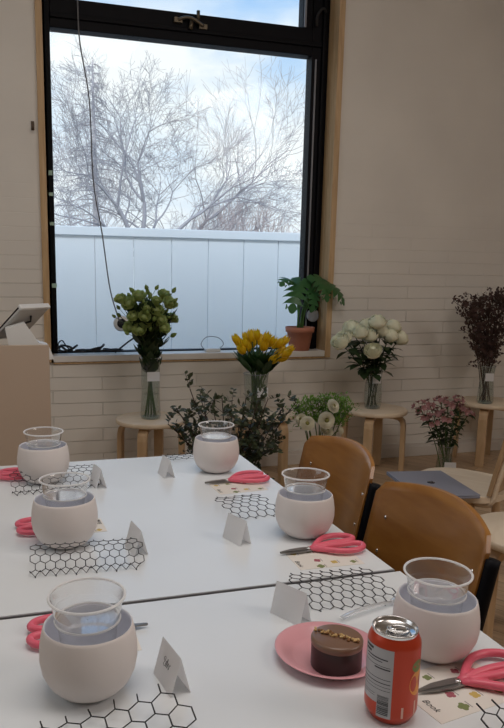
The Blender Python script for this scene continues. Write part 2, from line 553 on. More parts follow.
lt.tube([(1.255, 4.45, 2.85), (1.255, 4.45, 2.905)], 0.011, 6)
lt.build('latch', mat('aged_brass', (0.16, 0.13, 0.09), 0.4, 0.7), win)
hd = MB(); hd.tube(catmull([(2.055, 4.45, 2.90), (2.05, 4.43, 2.96), (2.085, 4.425, 3.0), (2.115, 4.44, 2.985)], 5), 0.009, 6)
hd.build('stay', M_BLACKRUB, win)

cl = MB(); cl.box((0.262, WY - 0.022, 0.76), (0.312, WY, WZ1 + 0.05)); cl.box((0.300, WY - 0.022, 0.76), (0.312, FY0, WZ1))
struct(cl.build('trim_1', M_CASING))
c2 = MB(); c2.box((2.150, WY - 0.022, 0.752), (2.19, WY, WZ1 + 0.05)); c2.box((2.150, WY, 0.752), (2.17, FY0, WZ1))
struct(c2.build('trim_2', M_CASING))
s_ = MB(); s_.m(M_SILL); s_.box((0.312, WY - 0.02, 0.758), (2.150, FY0 + 0.022, 0.798))
s_.m(M_CASING); s_.box((0.312, WY - 0.012, 0.745), (2.150, WY + 0.02, 0.7575))
sl = s_.build('trim_3', None, bevel=0.004); struct(sl)

# ================================================================== OUTSIDE
M_FENCE = mat('pale_fence_vinyl', (0.80, 0.83, 0.86), 0.5, vary=0.02, vscale=2)
fen = thing('fence', 'long pale vinyl privacy fence of upright boards outside the window', 'fence', (1.8, 7.0, -0.3))
pm = MB()
x = -3.2
while x < 3.4:
    pm.box((x, 0, 0), (x + 0.383, 0.03, 1.99)); x += 0.39
pm.build('board_panel', M_FENCE, fen, bevel=0.004)
box('top_rail', (-3.2, -0.025, 1.975), (3.5, 0.055, 2.06), M_FENCE, fen, bevel=0.006)
box('backing_rail', (-3.2, 0.031, 0.3), (3.5, 0.07, 0.42), M_FENCE, fen)
grd = box('ground', (-14, 4.8, -0.5), (20, 60, -0.3), mat('pale_gravel', (0.35, 0.34, 0.32), 0.9, vary=0.2, vscale=8))
struct(grd)

def branch(mb, p, d, L, r, depth, rng, spread=0.55, up=0.12, minr=0.006, kids=(2, 3)):
    n = 4
    pts = [V(p)]; q = V(p); dd = V(d).normalized()
    rs = [r]
    side = []
    for i in range(n):
        dd = (dd + V((rng.uniform(-1, 1), rng.uniform(-1, 1), rng.uniform(-1, 1))) * 0.16 + V((0, 0, up * 0.3))).normalized()
        q = q + dd * (L / n)
        pts.append(q.copy()); rs.append(max(minr, r * (1 - 0.38 * (i + 1) / n)))
        if depth > 0 and i >= 1 and rng.random() < 0.62:
            side.append((q.copy(), dd.copy(), rs[-1]))
    mb.tube(pts, rs, 5 if depth > 2 else 3, cap=False)
    if depth <= 0: return
    for _ in range(rng.randint(*kids)):
        a = dd.orthogonal().normalized()
        a.rotate(Quaternion(dd, rng.uniform(0, 2 * PI)))
        nd = (dd + a * rng.uniform(0.3, 1.0) * spread + V((0, 0, up))).normalized()
        branch(mb, q, nd, L * rng.uniform(0.66, 0.86), rs[-1] * 0.78, depth - 1, rng, spread, up, minr, kids)
    for (sp, sd, sr) in side:
        a = sd.orthogonal().normalized(); a.rotate(Quaternion(sd, rng.uniform(0, 2 * PI)))
        nd = (sd * 0.7 + a * 0.8 + V((0, 0, up))).normalized()
        branch(mb, sp, nd, L * rng.uniform(0.45, 0.7), sr * 0.5, depth - 2, rng, spread, up, minr, kids)

M_BARK = mat('hazed_grey_bark', (0.38, 0.355, 0.37), 0.9, vary=0.15, vscale=5)  # bark colour lightened in place of outdoor haze
M_BARK2 = mat('hazed_brown_bark', (0.54, 0.49, 0.49), 0.9, vary=0.15, vscale=5)  # paled likewise, haze put into the colour
M_TWIG = mat('reddish_twigs', (0.62, 0.50, 0.48), 0.9)
rng = random.Random(4)
t = thing('bare_tree', 'large bare deciduous tree with forked spreading crown beyond the fence', 'tree', (3.6, 18, -0.3))
tm = MB()
tm.tube([(0, 0, 0), (0.03, 0, 1.4), (0.0, 0, 2.3)], [0.2, 0.16, 0.14], 8)
for d, L, r in (((-0.25, 0.1, 1), 1.7, 0.085), ((0.12, -0.2, 1), 1.7, 0.085), ((0.75, 0.1, 0.75), 1.9, 0.08), ((-0.7, -0.2, 0.8), 1.5, 0.06), ((0.45, 0.3, 0.8), 1.6, 0.06)):
    branch(tm, (0, 0, 2.25), d, L, r, 6, rng, 0.85, 0.03, 0.0045)
tm.build('trunk', M_BARK, t); t.scale = (0.93, 0.93, 0.87)
t = thing('bare_tree', 'leaning bare tree with long diagonal limb at right behind the fence', 'tree', (4.6, 20, -0.3))
tm = MB(); tm.tube([(0, 0, 0), (0, 0, 2.0)], [0.16, 0.13], 7)
for d, L, r in (((0.75, 0, 0.6), 2.2, 0.10), ((1.0, 0.2, 0.45), 2.0, 0.07), ((0.5, 0.1, 1), 1.6, 0.06)):
    branch(tm, (0, 0, 1.95), d, L, r * 0.8, 5, rng, 0.8, 0.04, 0.0045)
tm.build('trunk', M_BARK, t); t.scale = (0.93, 0.93, 0.87)
t = thing('larch_tree', 'tall straight bare conifer with drooping side twigs left beyond the fence', 'tree', (2.55, 19, -0.3))
tm = MB(); tm.tube([(0, 0, 0), (0.03, 0, 3.5), (0, 0, 7.0)], [0.12, 0.08, 0.02], 7)
for i in range(64):
    z = 2.0 + 5.0 * i / 64; a = rng.uniform(0, 2 * PI); L = 1.75 * (1 - i / 76) * rng.uniform(0.7, 1.1)
    e_ = V((math.cos(a) * L, math.sin(a) * L, z - 0.22 * L)); s0 = V((0.02, 0, z))
    mid = (s0 + e_) / 2 + V((0, 0, 0.12 * L))
    ps = bez(s0, mid, e_, 6)
    tm.tube(ps, [0.022, 0.019, 0.016, 0.013, 0.011, 0.009, 0.007], 4, cap=False)
    for k in range(2, 7):
        for _ in range(2):
            p = ps[k]; d = V((rng.uniform(-1, 1), rng.uniform(-1, 1), rng.uniform(-0.7, 0.15))) * 0.42 * L / 1.6
            tm.tube([p, p + d * 0.5, p + d + V((0, 0, -0.06))], [0.008, 0.007, 0.006], 3, cap=False)
tm.build('trunk', M_BARK2, t)
for i, (x, y, h, lab) in enumerate(((6.7, 20, 3.4, 'reddish twiggy shrub at far right beyond the fence'), (5.6, 19, 2.7, 'low pale twiggy shrub just right of the big tree'),
                                   (1.4, 17, 4.6, 'thin bare sapling at far left beyond the fence'), (1.95, 20.5, 5.4, 'slender many stemmed bare tree behind the conifer'))):
    t = thing('bare_shrub' if i < 2 else 'bare_sapling', lab, 'shrub' if i < 2 else 'tree', (x, y, -0.3))
    tm = MB()
    for k in range(12 if i < 2 else 2):
        a = rng.uniform(0, 2 * PI)
        branch(tm, (math.cos(a) * 0.2, math.sin(a) * 0.2, 0), (math.cos(a) * 0.35, math.sin(a) * 0.35, 1), h * 0.36, 0.035, 4, rng, 0.5, 0.15, 0.0045)
    tm.build('stems', M_TWIG if i == 0 else M_BARK2, t)

# ================================================================== WINDOW ODDS AND ENDS
c = MB(); c.tube(catmull([(0.505, 4.425, 3.2), (0.513, 4.42, 2.864), (0.521, 4.42, 2.649), (0.573, 4.43, 2.322), (0.589, 4.43, 1.863), (0.64, 4.43, 1.538), (0.685, 4.43, 1.201), (0.745, 4.44, 1.0)], 6), 0.0042, 6)
tag(c.build('hanging_cord', mat('grey_cord', (0.16, 0.16, 0.17), 0.5)), 'thin grey cord hanging down in front of the window pane', 'cord')
pg = thing('suction_hook', 'round white suction disc with black centre stuck on the pane behind green flowers', 'hook', (0.764, 4.497, 0.985))
m_ = MB(); m_.lathe([(0.001, 0.0), (0.048, 0.0), (0.052, -0.012), (0.045, -0.03), (0.03, -0.034)], 24, M=Matrix.Rotation(-PI / 2, 4, 'X')); 
Mx = Matrix.Rotation(PI / 2, 4, 'X')
m_ = MB(); m_.lathe([(0.001, 0.0), (0.05, 0.0), (0.053, 0.010), (0.045, 0.024), (0.028, 0.026)], 24, M=Mx)
m_.build('disc', mat('white_plastic', (0.75, 0.75, 0.73), 0.4), pg)
m_ = MB(); m_.lathe([(0.030, 0.018), (0.030, 0.032), (0.001, 0.034)], 20, M=Mx); m_.build('knob', M_BLACKRUB, pg)
st = MB(); st.tube([(0.71, 4.42, 0.802), (0.80, 4.44, 0.868), (0.86, 4.447, 0.905)], (0.012, 0.004), 8) if False else st.tube([(0.71, 4.42, 0.803), (0.80, 4.44, 0.868), (0.86, 4.45, 0.905)], 0.006, 6)
tag(st.build('black_rod', M_BLACKRUB), 'short black rod leaning on the pane behind the green flowers', 'rod')
rng = random.Random(9)
cb = MB()
pts = []
for i in range(46):
    t_ = i / 45
    pts.append((0.345 + 0.40 * t_ + 0.03 * math.sin(i * 1.9), 4.425 + 0.028 * math.sin(i * 2.3), 0.812 + 0.016 * (1 + math.sin(i * 1.27)) * (1.25 if i < 12 or 26 < i < 32 else 0.35)))
cb.tube(catmull(pts, 4), 0.007, 6)
cb.tube(catmull([(0.37, 4.42, 0.81), (0.35, 4.42, 0.86), (0.375, 4.415, 0.885), (0.40, 4.42, 0.85), (0.43, 4.43, 0.82)], 6), 0.004, 5)
tag(cb.build('cable_tangle', M_BLACKRUB), 'tangled black cable lying along the left end of the window sill', 'cable')
ad = thing('power_adapter', 'small white adapter box on the sill beside the yellow tulips', 'adapter', (1.36, 4.40, 0.798))
box('body', (-0.05, -0.03, 0), (0.05, 0.03, 0.022), mat('white_plastic', (0.75, 0.75, 0.73), 0.4), ad, 0.004)
w_ = MB(); w_.tube(catmull([(-0.05, 0, 0.012), (-0.075, 0.01, 0.05), (-0.03, 0.03, 0.095), (0.05, 0.03, 0.09), (0.085, 0.02, 0.05), (0.05, 0.0, 0.018)], 6), 0.0025, 5)
w_.build('wire', mat('grey_cord', (0.16, 0.16, 0.17), 0.5), ad)
sn = thing('round_sensor', 'round white plastic disc fixed to the black frame behind the monstera', 'sensor', (2.10, 4.438, 1.035))
m_ = MB(); m_.lathe([(0.001, 0.0), (0.044, 0.0), (0.046, -0.01), (0.04, -0.02), (0.001, -0.024)], 24, M=Matrix.Rotation(-PI / 2, 4, 'X')); m_.build('disc', clear('translucent_disc', ior=1.45, body=0.6), sn)
for (px, z, h, lab) in ((0.326, 1.90, 0.028, 'topmost pale green tape scrap on the left of the window frame'), (0.326, 1.775, 0.02, 'second tape scrap from the top on the black frame'),
                        (0.328, 1.60, 0.02, 'third tape scrap from the top on the black frame'), (0.336, 1.225, 0.026, 'lowest pale green tape strip on the left of the window frame')):
    o = box('tape_scrap', (px - 0.012, FY0 - 0.0025, z - h / 2), (px + 0.02, FY0 - 0.0005, z + h / 2), mat('pale_green_tape', (0.42, 0.60, 0.50), 0.6))
    tag(o, lab, 'tape', 'tape scraps on the window frame')

hk = MB(); hk.box((0.222, WY - 0.006, 2.115), (0.24, WY - 0.0005, 2.165)); hk.tube([(0.231, WY - 0.004, 2.125), (0.231, WY - 0.03, 2.115), (0.231, WY - 0.036, 2.135)], 0.005, 6)
tag(hk.build('wall_hook', mat('old_rusty_metal', (0.10, 0.065, 0.04), 0.7)), 'small rusty hook screwed to the brick wall left of the window', 'hook')

# ================================================================== COUNTER WITH TABLET
ct = thing('counter', 'tan painted counter with a raised front panel left of the window', 'counter', (-0.35, 2.6, 0))
M_TAN = mat('tan_laminate', (0.50, 0.39, 0.30), 0.55, vary=0.03, vscale=3)
box('front_panel', (-0.6, 0, 0), (0.523, 0.02, 1.036), M_TAN, ct, 0.002)
box('end_panel', (0.505, 0.02, 0), (0.523, 0.55, 0.97), M_TAN, ct, 0.002)
box('worktop', (-0.6, 0.02, 0.94), (0.505, 0.55, 0.97), M_TAN, ct, 0.002)
tb = thing('tablet_stand', 'white point of sale stand holding a tilted tablet on the counter', 'tablet stand', (0.0, 2.75, 0.97))
M_WP = mat('white_plastic', (0.75, 0.75, 0.73), 0.4)
b_ = MB(); b_.prism([(0.045, 0.0), (0.20, 0.0), (0.178, 0.055), (0.14, 0.066), (0.092, 0.141), (0.02, 0.119), (0.03, 0.06)], -0.05, 0.05, M=Matrix.Rotation(PI / 2, 4, 'X'))
b_.build('wedge_base', M_WP, tb, bevel=0.006)
ax = V((0.100, 0, 0.115)).normalized()
lx = V((0.10, -0.10, 0.117)).normalized(); ly = V((0.7071, 0.7071, 0)); ln = lx.cross(ly)
Mt = Matrix.Translation((0.045, 0.135, 0.089)) @ Matrix((lx, ly, ln)).transposed().to_4x4()
b_ = MB(); b_.box((-0.03, -0.075, 0.006), (0.155, 0.085, 0.014), Mt); b_.build('tablet', mat('dark_tablet_glass', (0.03, 0.025, 0.028), 0.2), tb, bevel=0.003)
b_ = MB(); b_.box((-0.03, -0.077, -0.004), (0.157, 0.087, 0.006), Mt); b_.build('tablet_case', mat('grey_plastic', (0.50, 0.49, 0.47), 0.45), tb, bevel=0.003)
b_ = MB(); b_.box((0.157, -0.078, -0.006), (0.170, 0.088, 0.016), Mt); b_.build('top_edge', M_WP, tb, bevel=0.003)
b_ = MB(); b_.tube([Mt @ V(p) for p in ((0.12, 0.01, -0.008), (0.09, 0.03, -0.012), (0.07, -0.01, -0.012), (0.045, 0.02, -0.012), (0.03, -0.02, -0.01))], 0.004, 6); b_.build('cable', M_BLACKRUB, tb)
b_ = MB(); b_.box((-0.10, -0.05, 0), (0.04, 0.05, 0.05)); b_.build('card_reader', mat('maroon_plastic', (0.05, 0.02, 0.02), 0.5), tb, bevel=0.004)

# ================================================================== TABLES
TH = 0.74
def table(x0, x1, y0, y1, label):
    t = thing('work_table', label, 'table', ((x0 + x1) / 2, (y0 + y1) / 2, 0), group='white tables pushed together')
    hx, hy = (x1 - x0) / 2, (y1 - y0) / 2
    m_ = MB(); m_.m(M_EDGE); m_.box((-hx, -hy, TH - 0.028), (hx, hy, TH - 0.0012))
    m_.m(M_TABLE); m_.box((-hx + 0.002, -hy + 0.002, TH - 0.0015), (hx - 0.002, hy - 0.002, TH))
    m_.build('tabletop', None, t)
    box('underframe', (-hx + 0.06, -hy + 0.06, TH - 0.07), (hx - 0.06, hy - 0.06, TH - 0.028), M_EDGE, t)
    box('column', (-0.04, -hy + 0.12, 0.04), (0.04, hy - 0.12, TH - 0.07), M_STEEL, t, 0.004)
    box('base', (-0.16, -hy + 0.1, 0), (0.16, hy - 0.1, 0.04), M_STEEL, t, 0.006)
table(-0.028, 0.713, 1.0945, 2.035, 'white work table at the far side nearest the window')
table(-0.028, 0.720, 0.12, 1.0865, 'white work table at the near side holding the cake and can')

# ================================================================== CHAIRS
def plychair():
    t = thing('plywood_chair', '', 'chair', group='brown plywood chairs along the table')
    # backrest: plywood curved in plan, rounded corners; local x points away from the table, seat centre at 0
    mb = MB(); nu, nv = 22, 14
    vs = []
    for side in (0, 1):
        for i in range(nu + 1):
            u = -1 + 2 * i / nu
            for j in range(nv + 1):
                v = j / nv
                a = abs(u)
                c = 1 - math.sqrt(max(0, 1 - max(0, (a - 0.91) / 0.09) ** 2))
                zt = 0.846 - 0.026 * u * u - 0.022 * c
                zb = 0.535 + 0.055 * c
                z = zb + (zt - zb) * v
                x = 0.205 + 0.045 * (1 - u * u) + 0.22 * (z - 0.80) + (0.010 if side else 0)
                vs.append((x, u * 0.194, z))
    k = (nu + 1) * (nv + 1)
    idx = lambda s, i, j: s * k + i * (nv + 1) + j
    fs = []
    for i in range(nu):
        for j in range(nv):
            fs.append((idx(0, i, j), idx(0, i + 1, j), idx(0, i + 1, j + 1), idx(0, i, j + 1)))
            fs.append((idx(1, i, j), idx(1, i, j + 1), idx(1, i + 1, j + 1), idx(1, i + 1, j)))
    mb.add(vs, fs)
    ed = []
    for i in range(nu):
        ed.append((idx(0, i, nv), idx(0, i + 1, nv), idx(1, i + 1, nv), idx(1, i, nv)))
        ed.append((idx(0, i, 0), idx(1, i, 0), idx(1, i + 1, 0), idx(0, i + 1, 0)))
    for j in range(nv):
        ed.append((idx(0, 0, j), idx(0, 0, j + 1), idx(1, 0, j + 1), idx(1, 0, j)))
        ed.append((idx(0, nu, j), idx(1, nu, j), idx(1, nu, j + 1), idx(0, nu, j + 1)))
    mb.add(vs, ed, False)
    # weld
    me = mb.build('backrest', M_PLY, t)
    bm = bmesh.new(); bm.from_mesh(me.data); bmesh.ops.remove_doubles(bm, verts=bm.verts, dist=1e-5); bmesh.ops.recalc_face_normals(bm, faces=bm.faces); bm.to_mesh(me.data); bm.free()
    xb = lambda y, z: 0.205 + 0.045 * (1 - (y / 0.194) ** 2) + 0.22 * (z - 0.80)
    for y in (-0.155, 0.155):
        for z in (0.665, 0.745):
            r = MB(); r.ball((xb(y, z), y, z), 0.0055, 10, 6, (0.4, 1, 1)); r.build('rivet', M_CHROME, me)
    # seat
    mb = MB()
    pol = []
    for i in range(40):
        a = 2 * PI * i / 40
        sx = abs(math.cos(a)) ** 0.5 * math.copysign(1, math.cos(a)); sy = abs(math.sin(a)) ** 0.5 * math.copysign(1, math.sin(a))
        pol.append((sx * 0.19 - 0.03, sy * 0.19))
    mb.prism(pol, 0.44, 0.452); mb.build('seat', M_PLY, t, bevel=0.003)
    for s in (-1, 1):
        up = MB()
        ps = [(xb(0.2 * s, z) + 0.020 + 0.02 * (0.82 - z), s * 0.196, z) for z in (0.785, 0.70, 0.62, 0.54)] + [(0.18, s * 0.185, 0.44), (0.20, s * 0.19, 0.2), (0.225, s * 0.195, 0.0)]
        up.tube(catmull(ps, 4), 0.015, 10); up.build('rear_leg', M_BLACK, t)
        fl = MB(); fl.tube(catmull([(-0.17, s * 0.165, 0.435), (-0.19, s * 0.17, 0.3), (-0.215, s * 0.18, 0.0)], 4), 0.0115, 10); fl.build('front_leg', M_BLACK, t)
        rl = MB(); rl.tube([(-0.17, s * 0.165, 0.432), (0.17, s * 0.18, 0.432)], 0.011, 8); rl.build('seat_rail', M_BLACK, t)
    cr_ = MB(); cr_.tube([(0.176, -0.18, 0.428), (0.176, 0.18, 0.428)], 0.010, 8); cr_.build('crossbar', M_BLACK, t)
    return t
ch = plychair()
ch.location = (0.634, 1.192, 0); ch['label'] = 'nearer brown plywood chair tucked in at the table seam'
dup(ch, (0.668, 1.67, 0), 0.0, 'farther brown plywood chair tucked in at the far table')

# ================================================================== STOOLS
def stool(nleg=4, rot=R(45), lw=0.026):
    t = thing('birch_stool', '', 'stool', group='round birch stools')
    mb = MB(); mb.lathe([(0.001, 0.412), (0.185, 0.412), (0.19, 0.417), (0.19, 0.436), (0.186, 0.440), (0.001, 0.440)], 48)
    mb.build('seat', M_BIRCH, t)
    for k in range(nleg):
        a = rot + 2 * PI * k / nleg
        d = V((math.cos(a), math.sin(a), 0)); s = V((-d.y, d.x, 0))
        ps = [d * 0.05 + V((0, 0, 0.396)), d * 0.115 + V((0, 0, 0.396)), d * 0.148 + V((0, 0, 0.388)), d * 0.166 + V((0, 0, 0.368)), d * 0.172 + V((0, 0, 0.335)), d * 0.174 + V((0, 0, 0.15)), d * 0.175]
        lg = MB()
        n = len(ps)
        vs = []
        for i in range(n):
            tt = ps[min(i + 1, n - 1)] - ps[max(i - 1, 0)]; tt.normalize()
            nn = tt.cross(s); 
            for (p, q) in ((-1, -1), (1, -1), (1, 1), (-1, 1)):
                vs.append(ps[i] + s * (p * lw) + nn * (q * 0.014))
        fs = [(i * 4 + j, i * 4 + (j + 1) % 4, i * 4 + 4 + (j + 1) % 4, i * 4 + 4 + j) for i in range(n - 1) for j in range(4)]
        lg.add(vs, fs + [(0, 3, 2, 1), tuple((n - 1) * 4 + j for j in range(4))], False)
        lg.build('leg', M_BIRCHB, t, bevel=0.004)
    return t
s1 = stool(); s1.scale = (1.12, 1.12, 1.0); s1.location = (0.865, 4.045, 0); s1.rotation_euler.z = R(18); s1['label'] = 'birch stool holding the green flowers at the left under the window'
dup(s1, (1.60, 4.06, 0), R(-22), 'birch stool holding the yellow tulips half hidden by dark foliage')
dup(s1, (2.385, 4.02, 0), R(5), 'birch stool holding the white roses right of the window')
dup(s1, (3.335, 4.09, 0), R(0), 'birch stool holding the dried dark flowers at far right')
dup(s1, (1.745, 1.84, 0), R(50), 'empty birch stool at the right edge beside the laptop chair')

# birch chair with laptop
bc = thing('birch_chair', 'pale birch chair with a laptop lying on its seat', 'chair', (1.83, 2.45, 0), R(-55))
mb = MB(); pol = []
for i in range(48):
    a = 2 * PI * i / 48
    sx = abs(math.cos(a)) ** 0.75 * math.copysign(1, math.cos(a)); sy = abs(math.sin(a)) ** 0.75 * math.copysign(1, math.sin(a))
    pol.append((sx * 0.195 + 0.055, sy * 0.205))
mb.prism(pol, 0.420, 0.446, smooth=True); mb.build('seat', M_BIRCH, bc, bevel=0.005)
mb = MB(); nu, nv = 10, 12; vs = []
for s in (0, 1):
    for i in range(nu + 1):
        u = -1 + 2 * i / nu
        for j in range(nv + 1):
            v = j / nv
            z = 0.45 + 0.43 * v
            x = 0.205 + 0.082 * v + 0.012 * (1 - u * u) + 0.016 * s
            vs.append((x, 0.0 + u * 0.155 * (1 - 0.25 * max(0, v - 0.85) ** 2 * 40 * u * u * 0.2), z))
k = (nu + 1) * (nv + 1); idx = lambda s, i, j: s * k + i * (nv + 1) + j
fs = []
for i in range(nu):
    for j in range(nv):
        fs.append((idx(0, i, j), idx(0, i + 1, j), idx(0, i + 1, j + 1), idx(0, i, j + 1))); fs.append((idx(1, i, j), idx(1, i, j + 1), idx(1, i + 1, j + 1), idx(1, i + 1, j)))
    fs.append((idx(0, i, nv), idx(0, i + 1, nv), idx(1, i + 1, nv), idx(1, i, nv))); fs.append((idx(0, i, 0), idx(1, i, 0), idx(1, i + 1, 0), idx(0, i + 1, 0)))
for j in range(nv):
    fs.append((idx(0, 0, j), idx(0, 0, j + 1), idx(1, 0, j + 1), idx(1, 0, j))); fs.append((idx(0, nu, j), idx(1, nu, j), idx(1, nu, j + 1), idx(0, nu, j + 1)))
mb.add(vs, fs, False); mb.build('backrest', woodmat('birch_back_shaded', (0.36, 0.23, 0.12), (0.46, 0.31, 0.18), 0.4, (9, 9, 2)), bc)  # birch darkened on the backrest to paint in its shade
for s in (-1, 1):
    u_ = MB(); u_.tube(catmull([(0.10, s * 0.13, 0.405), (0.19, s * 0.13, 0.405), (0.222, s * 0.13, 0.43), (0.235, s * 0.13, 0.50), (0.27, s * 0.13, 0.62)], 4), 0.014, 8); u_.build('back_support', M_BIRCH, bc)
    for sx in (-1, 1):
        l_ = MB(); l_.tube(catmull([(0.06 * sx, s * 0.10, 0.40), (0.13 * sx, s * 0.145, 0.40), (0.155 * sx, s * 0.165, 0.375), (0.16 * sx, s * 0.17, 0.30), (0.165 * sx, s * 0.172, 0)], 4), 0.018, 8); l_.build('leg', M_BIRCHB, bc)
lp = thing('laptop', 'closed grey laptop lying on the pale birch chair seat', 'laptop', (1.692, 2.375, 0.4465), R(-10))
M_ALU = mat('space_grey_aluminium', (0.27, 0.28, 0.34), 0.45, 0.3)
box('base', (-0.125, -0.175, 0), (0.125, 0.175, 0.009), M_ALU, lp, 0.003)
ll_ = box('lid', (-0.125, -0.175, 0.0095), (0.125, 0.175, 0.0155), M_ALU, lp, 0.003)
g = MB(); g.lathe([(0.016, 0), (0.016, 0.0006), (0.001, 0.0006)], 20, c=(0, 0, 0.0156)); g.ball((0.012, 0.018, 0.0158), 0.006, 8, 4, (0.5, 1, 0.05)); g.build('lid_emblem', mat('dark_emblem', (0.05, 0.05, 0.06), 0.2, 0.6), ll_)

# ================================================================== BOWLS AND CUPS
def bowl():
    t = MB()
    t.m(M_BOWL)
    t.lathe([(0.001, 0.0), (0.030, 0.0), (0.036, 0.0015), (0.045, 0.007), (0.055, 0.018), (0.0625, 0.034), (0.0652, 0.050), (0.0648, 0.066), (0.0625, 0.082), (0.0605, 0.091), (0.0594, 0.0945), (0.0582, 0.0955)], 56)
    t.m(mat('cool_white_inside', (0.84, 0.85, 0.92), 0.4))  # inside faces are a cooler, paler white than the outside
    t.lathe([(0.0582, 0.0955), (0.0570, 0.0945), (0.0568, 0.091), (0.0585, 0.082), (0.0608, 0.066), (0.0612, 0.050), (0.058, 0.034), (0.050, 0.017), (0.036, 0.009), (0.001, 0.008)], 56)
    return t.build('planter_bowl', None)
def cup():
    t = thing('clear_cup', '', 'cup', group='clear cups standing in the white bowls')
    m_ = MB()
    m_.lathe([(0.001, 0.002), (0.031, 0.002), (0.0325, 0.004), (0.0395, 0.080), (0.0412, 0.093), (0.0436, 0.095), (0.0442, 0.100), (0.0465, 0.112), (0.0485, 0.124), (0.0510, 0.1285)], 44)
    cw_ = m_.build('wall', M_CUP, t)
    for nm, rr, z, th in (('rim', 0.0512, 0.1290, 0.0019), ('step_ring', 0.0438, 0.0955, 0.0016)):
        r_ = MB(); r_.tube([(rr * math.cos(2 * PI * i / 48), rr * math.sin(2 * PI * i / 48), z) for i in range(48)], th, 8, closed=True); r_.build(nm, M_CUPRIM, cw_)
    r_ = MB(); r_.lathe([(0.001, 0.0935), (0.0408, 0.0935)], 40); r_.build('surface_disc', M_CUPGLINT, t)  # disc added at the step to carry the painted window reflection
    return t
b0 = bowl(); c0 = cup()
BOWLS = [((0.100, 1.852), 1.06, 'at the back left corner of the table'), ((0.1145, 1.388), 1.04, 'in the middle of the left side'), ((0.098, 0.859), 1.0, 'closest to the camera on the left'),
         ((0.584, 1.838), 1.02, 'at the back right corner of the table'), ((0.620, 1.310), 0.98, 'in the middle of the right side'), ((0.606, 0.815), 0.95, 'just behind the soda can')]
for i, ((x, y), s, w) in enumerate(BOWLS):
    o = b0 if i == 0 else dup(b0, (0, 0, 0))
    o.location = (x, y, TH); o.scale = (s, s, s)
    tag(o, 'matt white round planter bowl ' + w, 'bowl', 'white planter bowls on the tables')
    q = c0 if i == 0 else dup(c0, (0, 0, 0))
    q.location = (x + 0.001, y + 0.002, TH + 0.0085); q.rotation_euler = (R((1, -1, 1, 0, -1, 1)[i]), R((0.5, 0.5, -1, -0.5, 0, -1.5)[i]), 0)
    k_ = (1.0, 1.0, 0.98, 0.98, 0.98, 0.93)[i]; q.scale = (k_, k_, k_)
    q['label'] = 'clear plastic cup standing in the white bowl ' + w

# ================================================================== SCISSORS
def scissors():
    t = thing('floral_scissors', '', 'scissors', group='pink handled floral scissors')
    for s in (1, -1):
        b = MB()
        b.prism([(0.012, 0.007 * s), (-0.010, 0.009 * s), (-0.040, 0.0075 * s), (-0.066, 0.0008 * s), (-0.064, -0.0012 * s), (-0.03, -0.003 * s), (0.012, -0.004 * s)][::s], 0.0055 if s > 0 else 0.0032, 0.0075 if s > 0 else 0.0053)
        b.build('blade', M_DARKSTEEL, t)
        h = MB()
        lp = catmull([(0.016, 0.005 * s, 0.006), (0.030, 0.020 * s, 0.0085), (0.054, 0.038 * s, 0.0095), (0.084, 0.043 * s, 0.0095), (0.108, 0.034 * s, 0.0095), (0.115, 0.017 * s, 0.0095), (0.098, 0.0075 * s, 0.0095), (0.064, 0.0075 * s, 0.0095), (0.036, 0.0055 * s, 0.0085)], 5, True)
        h.tube(lp, (0.0058, 0.0078), 10, closed=True, flat=(0, 0, 1)) if False else h.tube(lp, [(0.0060, 0.0062)] * len(lp), 10, closed=True, flat=(0, 0, 1))
        h.tube([(0.004, 0.001 * s, 0.0058), (0.02, 0.006 * s, 0.0062), (0.04, 0.010 * s, 0.007)], [(0.004, 0.006), (0.0055, 0.009), (0.004, 0.009)], 10, flat=(0, 0, 1))
        h.build('handle', M_PINK, t)
    p = MB(); p.lathe([(0.0045, 0.003), (0.0045, 0.0085), (0.003, 0.0095), (0.001, 0.0095)], 14); p.build('pivot_screw', M_CHROME, t)
    return t
sc0 = scissors()
SCI = [((0.586, 0.729), 3, 1.0, 'pink handled scissors lying on the flower card beside the soda can'),
       ((0.588, 1.216), 3, 0.98, 'pink handled scissors at the table seam left of the nearer chair'),
       ((0.577, 1.715), 5, 0.98, 'pink handled scissors in front of the back right bowl'),
       ((0.135, 1.487), 183, 0.98, 'pink handled scissors behind the middle left bowl'),
       ((0.142, 1.003), 176, 1.0, 'pink handled scissors behind the bowl closest on the left'),
       ((0.098, 2.0), 178, 1.0, 'pink handled scissors behind the back left bowl')]
SCI[5] = ((0.10, 1.90), 172, 1.0, 'pink handled scissors poking out left of the back left bowl')
for i, ((x, y), a, s, lab) in enumerate(SCI):
    o = sc0 if i == 0 else dup(sc0, (0, 0, 0))
    o.location = (x, y, TH + (0.0009 if i < 5 else 0)); o.rotation_euler = (0, 0, R(a)); o.scale = (s, s, s); o['label'] = lab

